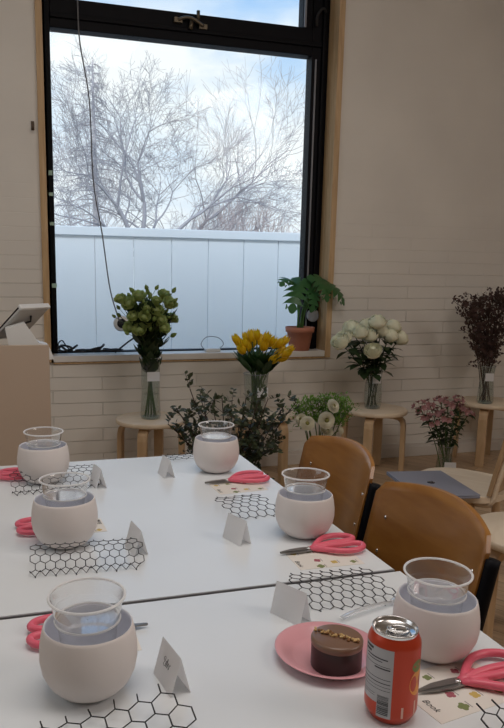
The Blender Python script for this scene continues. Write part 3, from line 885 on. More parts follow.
# ================================================================== PRINTED CARDS
def textmesh(s, size):
    cu = bpy.data.curves.new('lettering', 'FONT'); cu.body = s; cu.size = size; cu.align_x = 'CENTER'; cu.align_y = 'CENTER'; cu.shear = 0.3
    o = bpy.data.objects.new('lettering', cu); COL.objects.link(o)
    dg = bpy.context.evaluated_depsgraph_get()
    me = bpy.data.meshes.new_from_object(o.evaluated_get(dg))
    bpy.data.objects.remove(o); bpy.data.curves.remove(cu)
    return me
M_INK = mat('black_ink', (0.03, 0.03, 0.032), 0.6)
INKS = {'green': mat('green_print', (0.20, 0.24, 0.09), 0.6), 'yellow': mat('yellow_print', (0.58, 0.42, 0.12), 0.6), 'red': mat('crimson_print', (0.38, 0.10, 0.13), 0.6), 'grey': mat('grey_print', (0.35, 0.33, 0.32), 0.6)}
def flowercard(label, loc, rz, w=0.15, h=0.105):
    t = thing('flower_card', label, 'card', loc, rz, 'printed flower cards under the scissors')
    cd_ = box('card', (-w / 2, -h / 2, 0), (w / 2, h / 2, 0.0006), M_CREAM, t)
    for k, (x, y, c, r) in enumerate(((-0.052, 0.030, 'yellow', 0.008), (-0.018, 0.034, 'green', 0.008), (-0.018, -0.010, 'red', 0.009), (-0.022, -0.037, 'green', 0.010), (0.012, -0.024, 'yellow', 0.009), (0.03, 0.03, 'red', 0.008), (0.05, -0.03, 'green', 0.008))):
        r *= 0.78; fl = MB(); fl.m(INKS[c])
        for q in range(4):
            a = q * PI / 2 + k
            fl.prism([(x + math.cos(a) * r * 0.55 + math.cos(b * PI / 4) * r * 0.55, y + math.sin(a) * r * 0.55 + math.sin(b * PI / 4) * r * 0.55) for b in range(8)], 0.00055, 0.0007 + 0.00003 * q)
        fl.m(INKS['grey']); fl.box((x + r * 1.2, y - 0.006, 0.00055), (x + r * 1.2 + 0.0015, y + 0.008, 0.0008))
        fl.build('printed_flower', None, cd_)
    me = textmesh('Book', 0.013); me.materials.clear(); me.materials.append(M_INK)
    o = link('lettering', me, cd_, (-0.060, -0.018, 0.0009)); o.rotation_euler = (0, 0, -PI / 2)
    return t
flowercard('cream flower card with lettering under the scissors beside the soda can', (0.580, 0.727, TH), R(9))
flowercard('cream flower card under the scissors at the table seam', (0.604, 1.180, TH), R(-2), 0.135, 0.09)
flowercard('cream flower card under the scissors by the back right bowl', (0.594, 1.668, TH), R(3), 0.135, 0.09)
flowercard('cream flower card peeking out right of the middle left bowl', (0.140, 1.475, TH), R(182), 0.135, 0.085)
flowercard('cream flower card peeking out right of the closest left bowl', (0.118, 0.985, TH), R(180), 0.135, 0.10)

# ================================================================== PLACE CARDS
def tent():
    t = thing('place_card', '', 'place card', group='folded white place cards')
    L, hw, H_, th = 0.032, 0.0145, 0.053, 0.0005
    for s, nm in ((-1, 'front_flap'), (1, 'rear_flap')):
        m_ = MB()
        m_.add([(s * hw, -L, 0), (s * hw, L, 0), (0, L, H_), (0, -L, H_), (s * (hw - th * 1.2), -L, 0), (s * (hw - th * 1.2), L, 0), (0, L, H_ - 2 * th), (0, -L, H_ - 2 * th)],
               [(0, 1, 2, 3), (4, 7, 6, 5), (0, 4, 5, 1), (2, 6, 7, 3), (0, 3, 7, 4), (1, 5, 6, 2)], False)
        m_.build(nm, M_PAPER, t)
    return t
def scribble(t):
    L, hw, H_ = 0.032, 0.0145, 0.053
    m_ = MB()
    pts = [(-8, 4), (-10, 7), (-7, 9), (-6, 5), (-9, 1), (-5, 0), (-3, 6), (-2, 0), (0, 9), (1, 0), (3, 6), (5, 0), (7, 6), (8, 5)]
    q = []
    for (a, b) in pts:
        w = 0.024 + b * 0.0013
        n = V((-H_, 0, hw)).normalized()
        q.append(V((-hw * (1 - w / H_), -a * 0.0012, w)) + n * 0.0003)
    m_.tube(catmull(q, 4), 0.0003, 5)
    m_.build('handwriting', M_INK, [c for c in t.children if c.name.startswith('front_flap')][0])
pc = tent()
PCS = [((0.2085, 0.842), 9, 'white place card with a handwritten name beside the closest left bowl'), ((0.250, 1.315), 8, 'white place card beside the middle left bowl'),
       ((0.235, 1.775), 10, 'white place card beside the back left bowl'), ((0.434, 1.825), 6, 'white place card at the back middle of the table'),
       ((0.466, 1.312), 18, 'white place card at the left of the middle right bowl'), ((0.442, 0.972), 26, 'white place card standing behind the pink plate')]
for i, ((x, y), a, lab) in enumerate(PCS):
    o = pc if i == 0 else dup(pc, (0, 0, 0))
    o.location = (x, y, TH); o.rotation_euler = (0, 0, R(a)); o['label'] = lab
scribble(pc)

# ================================================================== CHICKEN WIRE
def hexwire(label, org, ang, Wd, D, prof, cell=0.024, seed=1, wr=0.00075, skew=0.0):
    """hex mesh over width Wd and depth D; prof(u,v) gives the height, v=0 is the side facing the camera"""
    r = random.Random(seed)
    cx_ = cell; s = cell / math.sqrt(3); rowh = 1.5 * s
    mb = MB()
    ca, sa = math.cos(ang), math.sin(ang)
    def P(u, v):
        n1 = mnoise.noise(V((u * 30, v * 30, seed))) * 0.002
        y = v
        z, dy = prof(u / Wd, v / D)
        y = v * 1.0 + dy + n1
        x = u + skew * v - Wd / 2
        return V((org[0] + ca * x - sa * y, org[1] + sa * x + ca * y, TH + 0.0012 + max(0, z + n1 * 0.5)))
    rows = max(1, int(D / rowh)); cols = int(Wd / cx_)
    edges = set()
    key = lambda p: (round(p[0], 4), round(p[1], 4))
    for j in range(rows):
        for i in range(cols):
            cxx = (i + 0.5 + 0.5 * (j % 2)) * cx_; cyy = s + j * rowh
            if cxx + cx_ / 2 > Wd + cx_ * 0.3: continue
            c6 = [(cxx + s * math.sin(k * PI / 3), cyy - s * math.cos(k * PI / 3)) for k in range(6)]
            for k in range(6):
                a, b = key(c6[k]), key(c6[(k + 1) % 6])
                edges.add((min(a, b), max(a, b)))
            if j == rows - 1:       # cut ends
                a = key(c6[3]); edges.add((a, (round(a[0] + r.uniform(-0.002, 0.002), 4), round(a[1] + s * r.uniform(0.65, 1.0), 4))))
            if j == 0 and i % 2 == 0:
                a = key(c6[0]); edges.add((a, (a[0] + 0.001, a[1] - s * 0.35)))
    for a, b in edges:
        twist = abs(a[0] - b[0]) < 0.003
        p, q = P(*a), P(*b)
        mb.tube([p, (p + q) / 2, q], wr * (1.45 if twist else 1.0), 4)
    # rolled edge on the camera side
    o = mb.build('chicken_wire', M_WIRE)
    return tag(o, label, 'wire mesh', 'pieces of black chicken wire')
curl = lambda h, k=2.0: (lambda u, v: (h * (v ** k) + 0.002, 0.0))
def stand(h, fold=0.16):
    """lies flat at the front in a narrow fold and rises towards the back"""
    def f(u, v):
        if v < fold:
            return (0.010 * math.sin(PI * v / fold) , 0.0)
        t_ = (v - fold) / (1 - fold)
        return (h * math.sin(t_ * PI / 2), -0.35 * (t_ ** 1.2) * 0.05)
    return f
hexwire('chicken wire piece in front of the middle left bowl', (0.143, 1.228), R(-4), 0.215, 0.088, stand(0.034), 0.0187, 2)
hexwire('chicken wire piece in front of the back left bowl', (0.128, 1.745), R(4), 0.225, 0.11, stand(0.038), 0.020, 3)
hexwire('chicken wire piece at the bottom left corner before the closest bowl', (0.118, 0.645), R(3), 0.19, 0.13, lambda u, v: (0.003 + 0.022 * v * v * (0.1 + 0.9 * u * u), 0.0), 0.030, 4, 0.0008)
hexwire('chicken wire piece left of the middle right bowl', (0.556, 1.432), R(2), 0.118, 0.13, lambda u, v: (0.012 * math.sin(PI * v) + 0.012 * v, 0), 0.0225, 5, 0.0007, -0.1)
hexwire('chicken wire piece lying across the table seam by the nearer chair', (0.570, 0.973), R(-4), 0.165, 0.104, lambda u, v: (0.018 * math.sin(PI * 0.6 * v), 0), 0.0195, 6, 0.0007, -0.18)
hexwire('flat chicken wire piece at the far table edge left of the back right bowl', (0.522, 1.965), R(0), 0.09, 0.065, lambda u, v: (0.004, 0), 0.021, 7, 0.0007)
hexwire('chicken wire piece at the bottom right corner below the flower card', (0.605, 0.555), R(3), 0.13, 0.09, lambda u, v: (0.022 * v, 0), 0.024, 8, 0.0008)

# ================================================================== CAKE, PLATE, SPOON, CAN
pl = MB(); pl.lathe([(0.001, 0.0), (0.050, 0.0), (0.054, 0.0015), (0.066, 0.010), (0.0755, 0.0145), (0.0762, 0.0155), (0.0745, 0.0158), (0.065, 0.0118), (0.053, 0.0038), (0.049, 0.0022), (0.001, 0.0022)], 64)
po = pl.build('paper_plate', mat('pink_glazed_paper', (0.78, 0.38, 0.42), 0.28, coat=0.3))
po.scale = (1.05, 1.05, 1.0); po.location = (0.447, 0.842, TH); tag(po, 'round pink plate holding the chocolate cake', 'plate')
ck = thing('chocolate_cake', 'small round chocolate cake topped with a strip of chopped nuts', 'cake', (0.4465, 0.819, TH + 0.0025))
c_ = MB(); c_.lathe([(0.001, 0), (0.036, 0), (0.0362, 0.002), (0.0362, 0.036)], 48); c_.build('cake_body', mat('dark_chocolate', (0.022, 0.009, 0.008), 0.35, vary=0.2, vscale=40), ck)
c_ = MB(); c_.lathe([(0.0362, 0.034), (0.0372, 0.036), (0.0372, 0.041), (0.036, 0.0435), (0.033, 0.0445), (0.001, 0.0445)], 48); c_.build('glaze', mat('milk_chocolate_glaze', (0.20, 0.115, 0.075), 0.3), ck)
rng = random.Random(3)
MN = [mat('nut_%s' % n, c, 0.7) for n, c in (('tan', (0.55, 0.36, 0.15)), ('brown', (0.22, 0.10, 0.03)), ('gold', (0.66, 0.47, 0.22)))]
def nut(k):
    m_ = MB(); m_.ball((0, 0, 0), 0.0022, 6, 4, (1, 0.7, 0.6)); return m_
for k in range(60):
    a = rng.uniform(-0.034, 0.034); b = rng.gauss(0, 0.0035)
    d = V((math.cos(R(-46)), math.sin(R(-46)), 0)); e2 = V((-d.y, d.x, 0))
    p = d * a + e2 * (b * 0.8 - 0.001) + V((0, 0, 0.0455 + rng.uniform(0, 0.0015)))
    m_ = MB(); m_.ball((0, 0, 0), rng.uniform(0.0020, 0.0035), 6, 4, (1, rng.uniform(0.6, 0.9), 0.65))
    o = m_.build('nut_piece', MN[k % 3], ck, p); o.rotation_euler = (rng.uniform(-0.5, 0.5), rng.uniform(-0.5, 0.5), rng.uniform(0, 3))
sp = thing('plastic_spoon', 'clear plastic spoon lying between plate and chicken wire', 'spoon', (0.60, 0.958, TH), R(12))
M_SPOON = clear('clear_spoon_plastic', ior=1.6, body=0.32, gain=2.0, power=2.5)
s_ = MB(); s_.tube(catmull([(-0.085, -0.004, 0.006), (-0.05, -0.002, 0.010), (0.0, 0.0, 0.009), (0.03, 0.001, 0.005)], 5), [(0.0015, 0.0055)] * 16, 10, flat=(0, 0, 1)); s_.build('spoon_handle', M_SPOON, sp)
s_ = MB(); s_.ball((0.047, 0.001, 0.0055), 0.02, 16, 8, (1.0, 0.62, 0.25)); s_.build('spoon_bowl', M_SPOON, sp)

can = thing('soda_can', 'red orange soda can with white nutrition panel in front of the cake', 'can', (0.4635, 0.7020, TH), 0)
M_CAN = mat('orange_red_can_paint', (0.52, 0.050, 0.016), 0.3, 0.25)
b_ = MB(); b_.lathe([(0.022, 0.001), (0.0245, 0.0), (0.026, 0.001), (0.031, 0.010), (0.0330, 0.015), (0.0331, 0.020), (0.0331, 0.102), (0.0325, 0.107), (0.0300, 0.113), (0.0280, 0.1165)], 64); cb_ = b_.build('body', M_CAN, can)
b_ = MB(); b_.lathe([(0.0280, 0.1160), (0.0282, 0.1185), (0.0285, 0.1205), (0.0278, 0.1212), (0.0268, 0.1205), (0.0262, 0.117), (0.0245, 0.1150), (0.001, 0.1155)], 48); lid_ = b_.build('lid', mat('aluminium', (0.75, 0.74, 0.73), 0.22, 1.0), can)
b_ = MB()
b_.tube([(0.0105 * math.cos(2 * PI * i / 24) * 1.25 + 0.004, 0.0075 * math.sin(2 * PI * i / 24), 0.1172) for i in range(24)], (0.0014, 0.0019) if False else 0.0014, 8, closed=True)
b_.lathe([(0.0045, 0.1155), (0.0045, 0.1185), (0.001, 0.1188)], 12, c=(-0.003, 0, 0)); b_.box((-0.003, -0.002, 0.1165), (0.014, 0.002, 0.1178))
o = b_.build('pull_tab', M_CHROME, lid_); o.rotation_euler = (0, 0, R(-20))
phi0 = math.atan2(-0.7020, -0.4635)           # direction towards the viewer's side of the can
def patch(mb, p0, p1, z0, z1, rr, n=14):
    """thin curved print; angles in degrees from the viewer's direction, growing to the right"""
    vs = []; 
    for i in range(n + 1):
        a = phi0 + R(p0 + (p1 - p0) * i / n)
        vs += [(rr * math.cos(a), rr * math.sin(a), z0), (rr * math.cos(a), rr * math.sin(a), z1)]
    mb.add(vs, [(2 * i, 2 * i + 2, 2 * i + 3, 2 * i + 1) for i in range(n)])
RB = 0.0331
p_ = MB(); patch(p_, -78, 2, 0.030, 0.104, RB + 0.00015, 20); patch(p_, -30, 2, 0.012, 0.030, RB + 0.00015, 10); p_.build('nutrition_panel', mat('white_can_print', (0.43, 0.42, 0.43), 0.4), cb_)
p_ = MB()
rng = random.Random(5)
for z, a0, a1, h in ((0.0985, -72, -46, 0.0032), (0.0935, -72, -52, 0.0030), (0.089, -66, -10, 0.0016), (0.0855, -66, -22, 0.0011), (0.080, -74, -4, 0.0007), (0.0765, -40, -4, 0.0018), (0.063, -76, -2, 0.0008), (0.0575, -76, -2, 0.0011), (0.053, -76, -2, 0.0006), (0.0485, -76, -2, 0.0006), (0.041, -70, -36, 0.0005), (0.038, -70, -36, 0.0005)):
    patch(p_, a0, a1, z, z + h, RB + 0.0003, 10)
p_.build('printed_lines', M_INK, cb_)
p_ = MB()
z = 0.016
while z < 0.041:
    h = rng.choice((0.0004, 0.0008, 0.0013)); patch(p_, -29, -4, z, z + h, RB + 0.0003, 6); z += h + rng.choice((0.0005, 0.0009))
p_.build('barcode', M_INK, cb_)
p_ = MB()
def disc(mb, pc_, zc, ra, rz_, rr):
    vs = [(rr * math.cos(phi0 + R(pc_)), rr * math.sin(phi0 + R(pc_)), zc)]
    for i in range(28):
        a = phi0 + R(pc_ + ra * math.cos(2 * PI * i / 28)); vs.append((rr * math.cos(a), rr * math.sin(a), zc + rz_ * math.sin(2 * PI * i / 28)))
    mb.add(vs, [(0, 1 + i, 1 + (i + 1) % 28) for i in range(28)])
p_.m(mat('orange_fruit_print', (0.75, 0.26, 0.01), 0.35)); disc(p_, 66, 0.058, 26, 0.017, RB + 0.0002)
p_.m(mat('leaf_print', (0.16, 0.19, 0.03), 0.4)); disc(p_, 62, 0.081, 17, 0.008, RB + 0.0003)
p_.build('fruit_emblem', None, cb_)
p_ = MB()
patch(p_, 24, 29, 0.014, 0.029, RB + 0.0002, 2); patch(p_, 58, 63, 0.014, 0.034, RB + 0.0002, 2)
p_.build('side_print', mat('pale_print', (0.72, 0.45, 0.36), 0.5), cb_)

# ================================================================== MONSTERA ON THE SILL
mo = thing('monstera_plant', 'potted monstera with notched leaves on the right end of the sill', 'plant', (1.985, 4.385, 0.798))
m_ = MB(); m_.lathe([(0.001, 0.0), (0.064, 0.0), (0.068, 0.004), (0.088, 0.125), (0.097, 0.126), (0.101, 0.160), (0.094, 0.161), (0.088, 0.13), (0.084, 0.125)], 40); m_.build('pot', mat('terracotta', (0.47, 0.185, 0.115), 0.75, vary=0.12, vscale=14), mo)
m_ = MB(); m_.lathe([(0.001, 0.145), (0.09, 0.140)], 24); m_.build('soil', mat('soil', (0.03, 0.022, 0.016), 0.95, bump=0.6), mo)
def mleaf(root, tip, L, wd, face, seed):
    """split leaf: lobes on both sides of the midrib"""
    root = V(root); d = (V(tip) - root).normalized(); f = V(face); f = (f - d * f.dot(d)).normalized(); s = d.cross(f)
    mb = MB(); r_ = random.Random(seed)
    def P(a, b):     # a along the rib 0..1, b across -1..1
        return root + d * (L * a) + s * (wd * b) + f * (0.05 * math.sin(a * 2.6) - 0.28 * wd * b * b)
    bounds = (-0.14, 0.16, 0.36, 0.55, 0.73, 1.0); halfs = (0.80, 1.0, 0.96, 0.80, 0.5)
    for sg in (-1, 1):
        for i in range(5):
            vs = []
            for k in range(8):
                b = k / 7; g = max(0.0, b - 0.34) * 0.15
                sw = 0.02 * b + 0.13 * b * b
                lo = bounds[i] + g + sw * (1 if i else -0.3); hi = bounds[i + 1] - g + sw * (1 if i < 4 else -1.2)
                if k == 0: lo = max(lo, 0.0)
                if k == 7: lo, hi = lo + (hi - lo) * 0.3, hi - (hi - lo) * 0.2
                h = halfs[i] * b
                vs += [P(lo, sg * h), P(hi, sg * h)]
            mb.add(vs, [(2 * k, 2 * k + 1, 2 * k + 3, 2 * k + 2) for k in range(7)])
    mb.m(M_GREEN)
    return mb
M_MON = leafmat('monstera_leaf', (0.055, 0.15, 0.045), 0.35, 0.3)
LEAVES = [((-0.02, -0.03, 0.47), (-0.10, -0.09, 0.27), 0.25, 0.095, (-0.5, -1, 0.5)), ((-0.07, 0.0, 0.475), (-0.17, -0.05, 0.42), 0.14, 0.07, (0, -0.6, 1)), ((0.07, -0.02, 0.45), (0.03, -0.06, 0.25), 0.20, 0.075, (0.3, -1, 0.4)),
          ((0.11, -0.09, 0.47), (0.24, -0.13, 0.30), 0.22, 0.085, (0.4, -0.8, 0.7)), ((0.07, -0.06, 0.50), (0.12, -0.15, 0.30), 0.20, 0.075, (0.2, -1, 0.5))]
for k, (a, b, L, wd, fc) in enumerate(LEAVES):
    lf = mleaf(a, b, L, wd, fc, k); lf.mats = []; lf.build('leaf', M_MON, mo)
    s_ = MB(); s_.tube(bez((0.01 * (k - 2), 0, 0.14), (a[0] * 0.25, a[1] * 0.3, 0.38), a, 8), 0.0055, 6); s_.build('leaf_stalk', leafmat('monstera_stalk', (0.10, 0.22, 0.06)), mo)

# ================================================================== FLOWERS
def vase(name, label, loc, prof, surface_disc=None, card=None, tint=None):
    t = thing(name, label, 'vase', loc)
    m_ = MB(); m_.lathe(prof, 32); gw_ = m_.build('glass_wall', M_GLASS, t)
    r, z = prof[-1]
    k_ = MB(); k_.tube([(r * math.cos(2 * PI * i / 32), r * math.sin(2 * PI * i / 32), z) for i in range(32)], 0.0022, 6, closed=True); k_.build('rim', M_GLASSRIM, gw_)
    r, z = prof[1]
    k_ = MB(); k_.lathe([(0.001, 0.001), (r, 0.001), (r, 0.012), (0.001, 0.012)], 32); k_.build('thick_base', M_GLASSRIM, t)
    if surface_disc:
        w_ = MB(); w_.lathe([(0.001, surface_disc[1]), (surface_disc[0], surface_disc[1])], 32); w_.build('water_surface', M_WATER, t)
    if card:
        (x, y, z), w, h, a = card
        c_ = MB(); c_.box((-w / 2, -0.001, -h / 2), (w / 2, 0.001, h / 2)); o = c_.build('price_label', M_PAPER, gw_, (x, y, z)); o.rotation_euler = (0, 0, a)
    return t

def stemthing(name, label, cat, group, base, mid, head, r=0.003, material=None):
    t = thing(name, label, cat, base, group=group)
    b = V(base)
    ps = bez((0, 0, 0), V(mid) - b, V(head) - b, 8)
    m_ = MB(); m_.tube(ps, r, 5); m_.build('stem', material or M_STEM, t)
    d = (ps[-1] - ps[-2]).normalized()
    return t, ps, d
ZUP = V((0, 0, 1))
def aim(d): return ZUP.rotation_difference(V(d))

def rosemesh(seed, R0=0.042):
    r = random.Random(seed); mb = MB()
    mb.ball((0, 0, R0 * 0.80), R0 * 0.50, 10, 7, (1, 1, 1.15))
    for ring, (n, rad, hh, open_) in enumerate(((3, 0.36, 1.60, 0.02), (4, 0.56, 1.56, 0.06), (5, 0.78, 1.44, 0.16), (6, 1.0, 1.22, 0.36))):
        for k in range(n):
            a0 = 2 * PI * (k + 0.37 * ring) / n + r.uniform(-0.1, 0.1); half = PI / n * 1.35
            vs = []
            for i in range(6):
                a = a0 - half + 2 * half * i / 5
                for j in range(4):
                    v = j / 3
                    rr = R0 * rad * (0.25 + 0.75 * math.sin(PI * min(0.5 + 0.16 * max(0, v - 0.62) / 0.38, v * 0.8))) * (1 + 0.25 * open_ * v ** 6) + R0 * 0.05 * (k % 2)
                    e_ = 1 - 0.16 * abs(2 * i / 5 - 1) ** 2 * v
                    vs.append((rr * math.cos(a), rr * math.sin(a), R0 * hh * v * e_ - R0 * 0.10 * open_ * v ** 4 * 4))
            mb.add(vs, [(i * 4 + j, i * 4 + 4 + j, i * 4 + 5 + j, i * 4 + 1 + j) for i in range(5) for j in range(3)])
    me_o = mb.build('bloom', None); me = me_o.data; bpy.data.objects.remove(me_o)
    return me
def usemesh(me, material):
    m = me.copy(); m.materials.clear(); m.materials.append(material); return m
M_ROSE = leafmat('cream_rose_petal', (0.95, 0.94, 0.72), 0.5, 0.12)
ROSES = [usemesh(rosemesh(s), M_ROSE) for s in range(3)]

# --- white roses
RV = V((2.372, 4.03, 0.44))
vase('glass_vase', 'clear glass vase with white label holding white roses on the stool', RV, [(0.001, 0.001), (0.050, 0.0), (0.058, 0.03), (0.057, 0.12), (0.050, 0.20), (0.056, 0.26)], (0.055, 0.17), ((-0.012, -0.058, 0.205), 0.055, 0.062, R(-15)))
rp = [(346, 336, 'farthest left in'), (352, 326, 'upper left in'), (361, 331, 'left of centre in'), (367, 325, 'topmost left in'), (377, 322, 'topmost in'), (380, 331, 'centre of'), (391, 326, 'upper right in'), (388, 335, 'right of centre in'), (397, 337, 'farthest right in'), (373, 349, 'lowest at the front of'), (342, 340, 'left edge of'), (370, 335, 'behind the centre of')]
def at(x, y, Y):
    d = rgt * (x - PPX) - upv * (y - PPY) + fwd * F_PX
    return V((0, 0, CAM_H)) + d * (Y / d.y)
rng = random.Random(12)
for k, (px, py, lab) in enumerate(rp):
    Y = 3.98 + rng.uniform(-0.06, 0.10) - (0.07 if py > 340 else 0)
    h = at(px, py + 5, Y)
    a = rng.uniform(0, 2 * PI)
    base = RV + V((math.cos(a) * 0.035, math.sin(a) * 0.035, 0.014))
    side = (h - RV); side.z = 0
    mid = RV + V((-math.cos(a) * 0.02, -math.sin(a) * 0.02, 0.27)) + side * 0.12
    t, ps, d = stemthing('white_rose', 'creamy white rose %s the rose bunch' % lab, 'rose', 'white roses in the vase', base, mid, h, 0.0032, M_DKGREEN)
    o = link('bloom', ROSES[k % 3], t, ps[-1] - d * 0.012, aim((d + V((0, -0.15, 0.2))).normalized())); o.scale = (1.2 + 0.2 * rng.random(),) * 3
    lf = MB()
    for q in (4, 5, 6, 7):
        for _ in range(3):
            an = rng.uniform(0, 2 * PI)
            lf.leaf(ps[q], V((math.cos(an), math.sin(an), rng.uniform(-0.3, 0.5))), ZUP, rng.uniform(0.07, 0.12), 0.032, droop=0.3)
    lf.build('foliage', M_DKGREEN, t)

# --- green lisianthus
LV = V((0.862, 4.04, 0.44))
vase('glass_vase', 'tall clear glass vase holding the green flower bunch on the left stool', LV, [(0.001, 0.001), (0.058, 0.0), (0.062, 0.02), (0.055, 0.13), (0.054, 0.16), (0.058, 0.37)], (0.054, 0.15), ((0.005, -0.0595, 0.262), 0.075, 0.055, 0))
def ruffle(seed, R0):
    r = random.Random(seed); mb = MB()
    mb.ball((0, 0, R0 * 0.5), R0 * 0.6, 8, 6)
    for ring, (n, rad, hh) in enumerate(((5, 0.7, 1.2), (6, 1.0, 0.95))):
        for k in range(n):
            a0 = 2 * PI * (k + 0.5 * ring) / n; half = PI / n * 1.25; vs = []
            for i in range(5):
                a = a0 - half + 2 * half * i / 4
                for j in range(3):
                    v = j / 2
                    rr = R0 * rad * (0.2 + 0.8 * v ** 0.7); 
                    vs.append((rr * math.cos(a), rr * math.sin(a), R0 * hh * v * (1 + 0.12 * math.sin(i * 2.5 + k)) ))
            mb.add(vs, [(i * 3 + j, i * 3 + 3 + j, i * 3 + 4 + j, i * 3 + 1 + j) for i in range(4) for j in range(2)])
    o = mb.build('bloom', None); me = o.data; bpy.data.objects.remove(o); return me
M_LIS = leafmat('pale_green_petal', (0.37, 0.44, 0.16), 0.5, 0.35)
M_LISBUD = leafmat('green_bud', (0.20, 0.28, 0.07), 0.5, 0.2)
LISM = [usemesh(ruffle(s, 0.032), M_LIS) for s in range(3)]
bud = MB(); bud.lathe([(0.001, 0), (0.007, 0.004), (0.010, 0.012), (0.007, 0.022), (0.001, 0.030)], 8); bo = bud.build('bud', M_LISBUD); BUDM = bo.data; bpy.data.objects.remove(bo)
lisheads = [(121, 298), (130, 303), (139, 296), (146, 307), (134, 315), (156, 300), (163, 294), (168, 303), (171, 317), (160, 318), (148, 322), (140, 329), (152, 330), (163, 326), (144, 315), (131, 326), (155, 310)]
rng = random.Random(21)
for k in range(11):
    hs = [lisheads[(k * 2) % 17], lisheads[(k * 2 + 1) % 17], lisheads[(k * 5 + 3) % 17]]
    px = sum(p[0] for p in hs) / 3; py = sum(p[1] for p in hs) / 3
    h = at(px, py + 12, 4.0 + rng.uniform(-0.1, 0.1))
    a = 2 * PI * k / 11
    base = LV + V((math.cos(a) * 0.035, math.sin(a) * 0.035, 0.014)); mid = LV + V((-math.cos(a) * 0.03, -math.sin(a) * 0.03, 0.42))
    t, ps, d = stemthing('lisianthus_stem', 'branching stem of pale green ruffled flowers and buds in the left vase', 'flower', 'green flowers in the left vase', base, mid, h, 0.0032)
    fo = MB(); fs_ = MB()
    for (x_, y_) in hs:
        hp = at(x_, y_ + 3, h.y + rng.uniform(-0.06, 0.05)) - base
        fs_.tube(bez(ps[6], (ps[-1] + hp) / 2, hp, 4), 0.002, 4)
        dd = (hp - ps[6]).normalized()
        o = link('bloom', LISM[rng.randint(0, 2)], t, hp - dd * 0.01, aim((dd + V((0, -0.5, 0.1))).normalized())); s = rng.uniform(1.05, 1.5); o.scale = (s, s, s)
    for _ in range(6):
        s0 = ps[rng.randint(6, 8)]
        e_ = s0 + V((rng.uniform(-0.13, 0.13), rng.uniform(-0.1, 0.06), rng.uniform(0.04, 0.17)))
        fs_.tube(bez(s0, (s0 + e_) / 2 + V((0.01, 0, 0)), e_, 4), 0.0016, 4)
        o = link('bud', BUDM, t, e_, aim((e_ - s0).normalized())); o.scale = (rng.uniform(0.9, 1.5),) * 3
    for q in range(3, 9):
        for _ in range(5):
            an = rng.uniform(0, 2 * PI)
            fo.leaf(ps[q], V((math.cos(an), math.sin(an), rng.uniform(0.6, 1.8))), V((math.cos(an), math.sin(an), 0)), rng.uniform(0.07, 0.12), 0.03, droop=0.1)
    fs_.build('side_stem', M_STEM, t); fo.build('foliage', M_DKGREEN, t)

# --- yellow tulips
TV = V((1.525, 4.00, 0.44))
vase('glass_vase', 'flared clear glass vase holding the yellow tulips', TV, [(0.001, 0.001), (0.056, 0.0), (0.060, 0.01), (0.078, 0.26)], None, ((0.02, -0.071, 0.15), 0.07, 0.06, 0))
def tulipmesh(seed):
    r = random.Random(seed); mb = MB(); H_ = 0.060; R0 = 0.0185
    for k in range(6):
        a0 = 2 * PI * k / 6; half = 0.68; vs = []; off = 1.0 if k % 2 else 0.88
        for j in range(7):
            v = j / 6
            rad = R0 * off * math.sin(PI * (0.10 + 0.72 * v ** 0.85)) ** 0.75
            wd = half * math.sin(PI * min(1, 0.22 + 0.78 * v)) ** 0.8 if v > 0.4 else half
            for i in range(5):
                a = a0 + wd * (i / 2 - 1); e_ = abs(i / 2 - 1)
                vs.append((rad * math.cos(a), rad * math.sin(a), H_ * v - 0.004 * e_ * v))
        mb.add(vs, [(j * 5 + i, j * 5 + i + 1, j * 5 + i + 6, j * 5 + i + 5) for j in range(6) for i in range(4)])
    o = mb.build('bloom', None); me = o.data; bpy.data.objects.remove(o); return me
M_TUL = leafmat('yellow_tulip_petal', (0.80, 0.52, 0.015), 0.4, 0.35)
TUL = [usemesh(tulipmesh(s), M_TUL) for s in range(2)]
tp = [(241, 341), (247, 336), (252, 335), (257, 333), (249, 345), (244, 347), (260, 339), (265, 337), (269, 340), (253, 341), (273, 342), (277, 341), (281, 339), (278, 347), (286, 346), (279, 354), (270, 356), (274, 351), (263, 344), (283, 350), (239, 338), (246, 341)]
rng = random.Random(5)
for k, (px, py) in enumerate(tp):
    hang = py > 349
    h = at(px, py + 2, TV.y + rng.uniform(-0.10, 0.10) - (0.09 if hang else 0))
    a = rng.uniform(0, 2 * PI); base = TV + V((math.cos(a) * 0.035, math.sin(a) * 0.035, 0.014))
    side = V((h.x - TV.x, h.y - TV.y, 0)); mid = TV + V((0, 0, 0.33)) + side * 0.25
    lab = 'yellow tulip drooping low at the front right of the vase' if hang else 'upright yellow tulip in the flared vase bunch'
    t, ps, d = stemthing('yellow_tulip', lab, 'tulip', 'drooping yellow tulips' if hang else 'upright yellow tulips', base, mid, h - V((0, 0, 0.025)), 0.004)
    dd = (d + V((side.x * 1.2, -0.15, 0.3))).normalized()
    o = link('bloom', TUL[k % 2], t, ps[-1] - d * 0.004, aim(dd)); o.scale = (rng.uniform(1.25, 1.45),) * 3
    lf = MB()
    for _ in range(8):
        an = rng.uniform(0, 2 * PI); L_ = rng.uniform(0.13, 0.19)
        q = ps[4]
        lf.leaf(q, V((math.cos(an) * 0.8, math.sin(an) * 0.8, 1)), V((math.cos(an), math.sin(an), 0)), L_, 0.03, droop=-0.15)
    lf.build('foliage', leafmat('tulip_leaf', (0.045, 0.11, 0.035)), t)
fo = MB()

